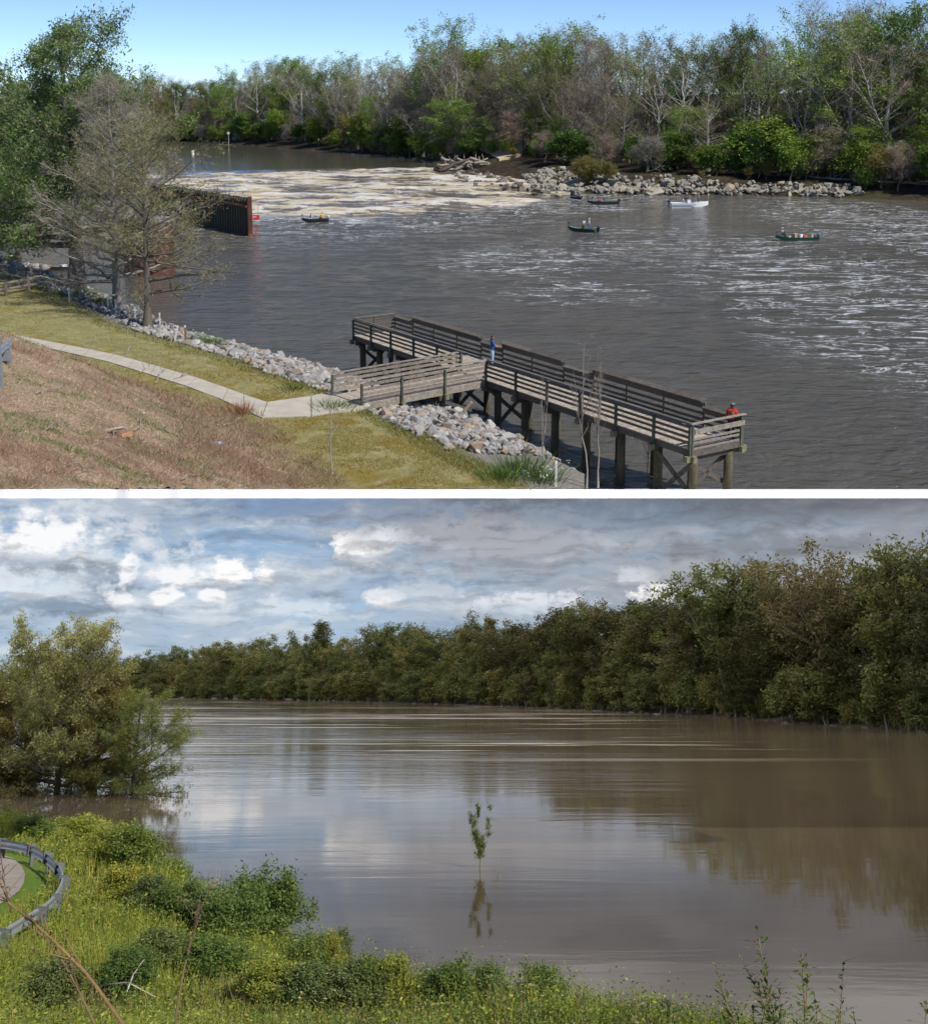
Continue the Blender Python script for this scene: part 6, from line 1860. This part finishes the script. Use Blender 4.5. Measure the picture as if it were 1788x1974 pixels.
def weeds(n, cond, seed, pal, hgt, leaf, size, name, bl=7, blw=.012, blcol=None, spread=.22):
    P = scatter_b(n, cond, seed)
    rr_ = np.random.RandomState(seed + 5)
    h = hgt * rr_.uniform(.5, 1.25, len(P)) * (0.6 + .8 * fbm(P[:, 0] * .5, P[:, 1] * .5, seed, 2))
    mb = MB()
    Q = np.repeat(P[:, :3], bl, axis=0) + rr_.normal(0, spread * .7, (len(P) * bl, 3)) * np.array([1, 1, .05])
    hh = np.repeat(h, bl)[:, None] * rr_.uniform(.5, 1.1, (len(P) * bl, 1))
    D = np.concatenate([rr_.normal(0, .28, (len(Q), 2)), np.ones((len(Q), 1))], 1) * hh
    w = blw * np.maximum(1, Q[:, 1:2] / 28)
    V, Fc, C = kites(Q, Q + D, w, (1, 1, 1), rr_)
    bp = np.asarray(blcol or pal)
    zc = np.repeat(.75 + .5 * fbm(P[:, 0] * .8, P[:, 1] * .8, seed + 9, 2), bl)
    mb.add(V, Fc, C * np.repeat(bp[rr_.randint(0, len(bp), len(Q))] * zc[:, None], 4, axis=0))
    if leaf:
        Cc = P[:, :3] + np.stack([0 * h, 0 * h, h * .55], 1)
        V, Fc, C = leafquads(rr_, Cc, 1.0, leaf, 1.0, pal, .3)
        n_ = len(Cc) * leaf
        cen = np.repeat(Cc, leaf, axis=0)
        # rescale clump offsets and leaf size for each plant
        V = V.reshape(n_, 4, 3)
        mid = V.mean(1)
        offs = (mid - cen) * np.stack([np.full(n_, spread), np.full(n_, spread), np.repeat(h * .3, leaf)], 1)
        V = cen[:, None] + offs[:, None] + (V - mid[:, None]) * (size * np.maximum(1, cen[:, 1] / 30))[:, None, None]
        mb.add(V.reshape(-1, 3), Fc, C)
    return tag(mb.build(name, M_LEAF, M=MBM), kind='stuff')
far_z = lambda x, y, s, px, r: True
nz = lambda x, y, k: fbm(x * .22, y * .22, k, 3)
weeds(4600, lambda x, y, s, px, r: (px < 520 + r.normal(0, 90, len(x))) & (y < 46) & (nz(x, y, 5) > .46), 21, YG, .50, 7, .030, 'yellow_green_grass', 12)
weeds(7000, lambda x, y, s, px, r: (nz(x, y, 6) > .40), 22, GN + YG[:2], .72, 18, .028, 'weeds', 6)
weeds(1500, lambda x, y, s, px, r: (y > 30) & (px < 420), 23, YG + GN[:2], .75, 8, .022, 'feathery_weeds', 14, .010)
weeds(1800, lambda x, y, s, px, r: (nz(x, y, 8) > .55) & (y < 45), 24, TN, .5, 5, .025, 'dry_weeds', 9, .008)
weeds(2200, lambda x, y, s, px, r: (px > 560) & (s < 13), 25, GN + YG, .7, 16, .026, 'waterside_weeds', 8)
weeds(500, lambda x, y, s, px, r: (px > 600) & (px < 1250) & (s < 14) & (nz(x, y, 9) > .46), 26, ((.42, .38, .26), (.5, .46, .36), (.3, .26, .15)), .9, 9, .022, 'seeding_weeds', 7, .007, TN)
# bushes one can tell apart
BB = [tree_mesh(530 + s, r0=.010, limbs=44, f0=.03, prof=lambda h: .10 + .42 * math.sqrt(max(0, 1 - h * h)), elev=lambda h: .15 + .95 * h, sub=7, tw=2, twl=.1, tww=.002, leaf=9, leafsz=.019, spread=.05, cols=[DK, GN, YG, ((.16, .22, .08), (.20, .25, .09), (.13, .18, .065))][s], bark=(.15, .12, .09), twig=(.18, .14, .09), fork=3, wob=.05, name='bush') for s in range(4)]
bl_ = [(500, 1832, 1718, 0, .9, 'biggest dark green bush at the water edge'), (440, 1838, 1748, 0, .9, 'dark bush left of the biggest dark bush'), (545, 1800, 1728, 1, .5, 'light green leafy top poking from the biggest dark bush'), (395, 1815, 1742, 3, 1.0, 'grey-green bush left of the dark pair'), (350, 1800, 1725, 0, 1.0, 'dark green mound below the reeds'),
       (330, 1720, 1672, 1, 1.1, 'green bush nearest the reeds'), (265, 1700, 1620, 1, .9, 'tall feathery green bush above the guardrail'), (215, 1672, 1608, 2, 1.0, 'yellow-green bush against the flooded cypress reflection'), (160, 1645, 1590, 2, 1.3, 'pale yellow-green bush at the far end of the rail'), (230, 1760, 1690, 2, 1.0, 'yellow-green bush right of the guardrail curve'),
       (290, 1780, 1712, 3, 1.0, 'grey-green bush in the middle of the bank'), (70, 1625, 1588, 1, 1.5, 'low green bush behind the guardrail top'), (590, 1905, 1832, 1, .8, 'green bush at the bank corner by the water'), (632, 1900, 1822, 2, .5, 'small bright bush at the very corner of the bank'), (655, 1895, 1818, 3, .45, 'speckled slender shrub at the waterline'),
       (420, 1905, 1838, 1, 1.2, 'green bush below the biggest dark bush'), (310, 1890, 1822, 3, 1.3, 'broad grey-green bush near a white branch'), (255, 1930, 1862, 0, 1.0, 'dark bush beneath the white fallen branch'), (520, 1950, 1880, 2, 1.1, 'yellow-green bush in the lower bank'), (100, 1960, 1880, 3, 1.2, 'brownish bush by the leaning dry stalk'),
       (730, 1960, 1878, 1, .9, 'first green bush along the lower shore'), (765, 1965, 1872, 2, .6, 'bright bush right of the first shore bush'), (860, 1965, 1888, 1, 1.0, 'third green bush along the lower shore'), (935, 1968, 1898, 3, .8, 'fourth bush with grey leaves on the lower shore'), (1045, 1972, 1902, 1, .8, 'last full bush before the willow sprig'),
       (690, 1965, 1890, 3, 1.0, 'grey weedy bush at the lower corner'), (610, 1970, 1905, 3, 1.1, 'seedy bush under the bank corner')]
for i, (px, row, top, k_, w, lb) in enumerate(bl_):
    q = hit_b(px, row)
    H = max(.9, (BD(px, top, q.y).z - q.z) * 1.12)
    planted('bush', lb, (q.x, q.y, q.z - .05), H, *BB[k_], frame=MBM, rz=i * 1.3, wide=min(w * 1.45, 2.0), cat='bush', stem='stems')
# reeds and bare stalks
for i, (px, row, top, n, R_, lb) in enumerate([(350, 1712, 1655, 26, .8, 'thin grey reeds left at the flooded waterline'), (385, 1728, 1662, 34, .9, 'dense tan reeds at the flooded waterline'), (425, 1742, 1668, 34, .8, 'tallest tan reeds in the flood shallows'), (455, 1752, 1678, 18, .6, 'sparse dark reeds right of the tan reeds'), (600, 1850, 1785, 14, .5, 'drowned thin stems right of the biggest dark bush'),
                                               (700, 1885, 1840, 16, .5, 'thin drowned stems in the shallows by the speckled shrub'), (840, 1900, 1852, 20, .8, 'thin bare weeds rising above the lower shore'), (300, 1690, 1640, 12, .5, 'few stems in front of the cypress reflection')]):
    q = hit_b(px, row)
    tuft(lb, (q.x, q.y, q.z - .1), R_, max(.7, BD(px, top, q.y).z - q.z), n, ((.28, .22, .14), (.2, .16, .1), (.32, .27, .18), (.12, .11, .07)), None, MBM, 'reeds', 'reeds', 40 + i, .018)
def sprig(label, px, y, top, lean, leafcol, L=.09, n=26, aspect=3.0, stems=1, seed=0, name='plant', bare=.25):
    L *= 1.5; n = int(n * 1.3); bare = .64
    r = np.random.RandomState(seed + 60)
    x = (BD(px, 1970, y)).x
    g = float(h_b(x, y)[0])
    H = BD(px, top, y).z - g
    o = thing(name, label, 'plant', (x, y, g), 0, MBM)
    st, lv = MB(), MB()
    for k in range(stems):
        hk = H * (1 if k == 0 else r.uniform(.84, .97))
        az = lean + (0 if k == 0 else r.uniform(-2.5, 2.5)); am = .10 if k == 0 else r.uniform(.06, .22)
        t = np.linspace(0, 1, 8)[:, None]
        P = np.concatenate([math.cos(az) * am * hk * t ** 1.5, math.sin(az) * am * hk * t ** 1.5 * .5, hk * t], 1) + r.normal(0, .012 * hk, (8, 3)) * t
        st.add(*tube(P, np.linspace(.012, .004, 8), 5, cap=False), (.2, .15, .07))
        for j in range(n):
            u = bare + (1 - bare) * (j + r.rand()) / n
            b = np.array([np.interp(u, t[:, 0], P[:, q]) for q in range(3)])
            d = unit(np.array([r.normal(0, 1), r.normal(0, 1), r.uniform(.1, 1.2)]))
            ln = L * r.uniform(.6, 1.25) * (1.1 - .5 * u)
            sd = unit(np.cross(d, [0, 0, 1.0])) * ln / aspect
            if r.rand() < .5:
                e = b + d * ln * r.uniform(.6, 1.4); st.add(*tube([b, e], [.003, .0015], 3, cap=False), (.2, .15, .08)); b = e
            dn = np.array([0, 0, -.12 * ln])
            lv.add([b, b + d * ln * .45 + sd * .5 + dn * 0, b + d * ln + dn, b + d * ln * .45 - sd * .5], [[0, 1, 2], [0, 2, 3]], np.asarray(leafcol[r.randint(len(leafcol))]) * r.uniform(.75, 1.2))
    st.build('stems', M_BARK, o, True); lv.build('leaves', M_LEAF, o)
    return o
WIL = ((.26, .34, .06), (.22, .30, .05), (.32, .36, .09)); SHB = ((.10, .15, .04), (.14, .19, .05), (.19, .22, .07), (.075, .11, .03)); BRT = ((.17, .27, .05), (.14, .23, .04))
sprig('willow sprig with narrow yellow-green leaves leaning at the lower shore', 1150, 14, 1858, PI, WIL, .13, 30, 5, 2, 1)
sprig('second low willow sprig beside the taller one', 1190, 14, 1915, .3, WIL, .12, 22, 5, 2, 2)
sprig('tallest leafy shrub shoot rising over the flood', 1535, 12, 1805, PI, SHB + BRT, .075, 60, 1.9, 5, 3, bare=.3)
sprig('wide many-stemmed shrub left of the tallest shoot', 1455, 12, 1862, PI, SHB, .07, 46, 2.1, 8, 4, bare=.25)
sprig('bright green leafy shoot between the shrub and tallest shoot', 1510, 11.5, 1885, .5, BRT, .08, 44, 1.8, 4, 5)
sprig('arching shoot at the right of the tallest shoot', 1575, 12.5, 1848, .1, SHB, .07, 30, 1.9, 2, 6)
sprig('small upright shrub at the foot of the flood view', 1268, 13, 1918, 1.2, SHB + BRT, .09, 26, 1.9, 4, 7)
sprig('little leafy tip right of the small upright shrub', 1318, 13, 1946, .2, SHB, .08, 16, 2, 2, 8)
sprig('leafy tips leaning at the lower right corner', 1745, 12, 1922, .1, SHB, .08, 26, 2, 3, 9)
sprig('low leaf cluster left of the corner tips', 1620, 12, 1950, .6, BRT, .08, 20, 2, 2, 10)
sprig('tufted weed with narrow leaves at the lower shore middle', 1000, 15, 1895, 1.5, GN, .12, 36, 4, 3, 11)
# dry stalks leaning across the near bank
def stalk(label, pts, r0, col, seed, head=False, group=None):
    W = [BD(px, row, y) for px, row, y in pts]
    P = np.array([w[:] for w in W])
    t = np.linspace(0, len(P) - 1, 12)
    Q = np.stack([np.interp(t, np.arange(len(P)), P[:, i]) for i in range(3)], 1)
    rg = np.random.RandomState(seed)
    mb = MB(); base = Q[0].copy()
    mb.add(*tube(Q - base, np.linspace(r0, r0 * .3, 12), 5), col)
    for k in range(9):
        i = rg.randint(3, 11)
        d = unit(unit(Q[i] - Q[i - 1]) + rg.normal(0, .45, 3)) * rg.uniform(.12, .35)
        mb.add(*tube([Q[i] - base, Q[i] - base + d], [r0 * .35, r0 * .15], 4), col)
        if head:
            mb.add(*leafquads(rg, [Q[i] - base + d], .012, 5, .02, [(.16, .10, .05)]))
    o = mb.build('dry_stalk', M_BARK, None, True, MBM @ Matrix.Translation(Vector(base)))
    return tag(o, label, 'stalk', group)
def gy_(px, row, y): return (px, row, y)
stalk('long brown dry stalk leaning across the bank past the guardrail', [(248, 1990, 9), (170, 1880, 9), (90, 1800, 9), (-12, 1716, 9)], .016, (.24, .15, .06), 1, True)
stalk('second dry stalk beside the long leaning one', [(190, 1990, 9), (150, 1905, 9), (120, 1850, 9), (70, 1790, 9)], .010, (.22, .15, .07), 2, True)
stalk('upright brown stalk with dark seed head over the bank', [(335, 1990, 10), (352, 1880, 10), (372, 1800, 10), (386, 1758, 10)], .010, (.2, .14, .07), 3, True)
stalk('thin stalk with dark buds standing before the turning circle', [(22, 1760, 11), (12, 1715, 11), (5, 1690, 11), (8, 1676, 11)], .007, (.14, .08, .05), 4, True)
for (a, b, lb, sd) in [((190, 1903), (300, 1930), 'bleached white branch lying in the bank weeds', 5), ((245, 1912), (268, 1882), 'forked white twig on the bleached branch', 6)]:
    q0, q1 = hit_b(*a, lift=.55), hit_b(*b, lift=.55)
    P = [q0 + Vector((0, 0, .55)), q0.lerp(q1, .5) + Vector((0, 0, .75)), q1 + Vector((0, 0, .6))]
    b0 = P[0].copy(); mb = MB(); mb.add(*tube([p - b0 for p in P], [.02, .015, .008], 6), (.5, .46, .4))
    mb.add(*tube([P[1] - b0, P[1] - b0 + Vector((.25, -.2, .3))], [.016, .007], 5), (.55, .5, .43))
    tag(mb.build('fallen_branch', M_BARK, None, True, MBM @ Matrix.Translation(b0)), lb, 'branch')
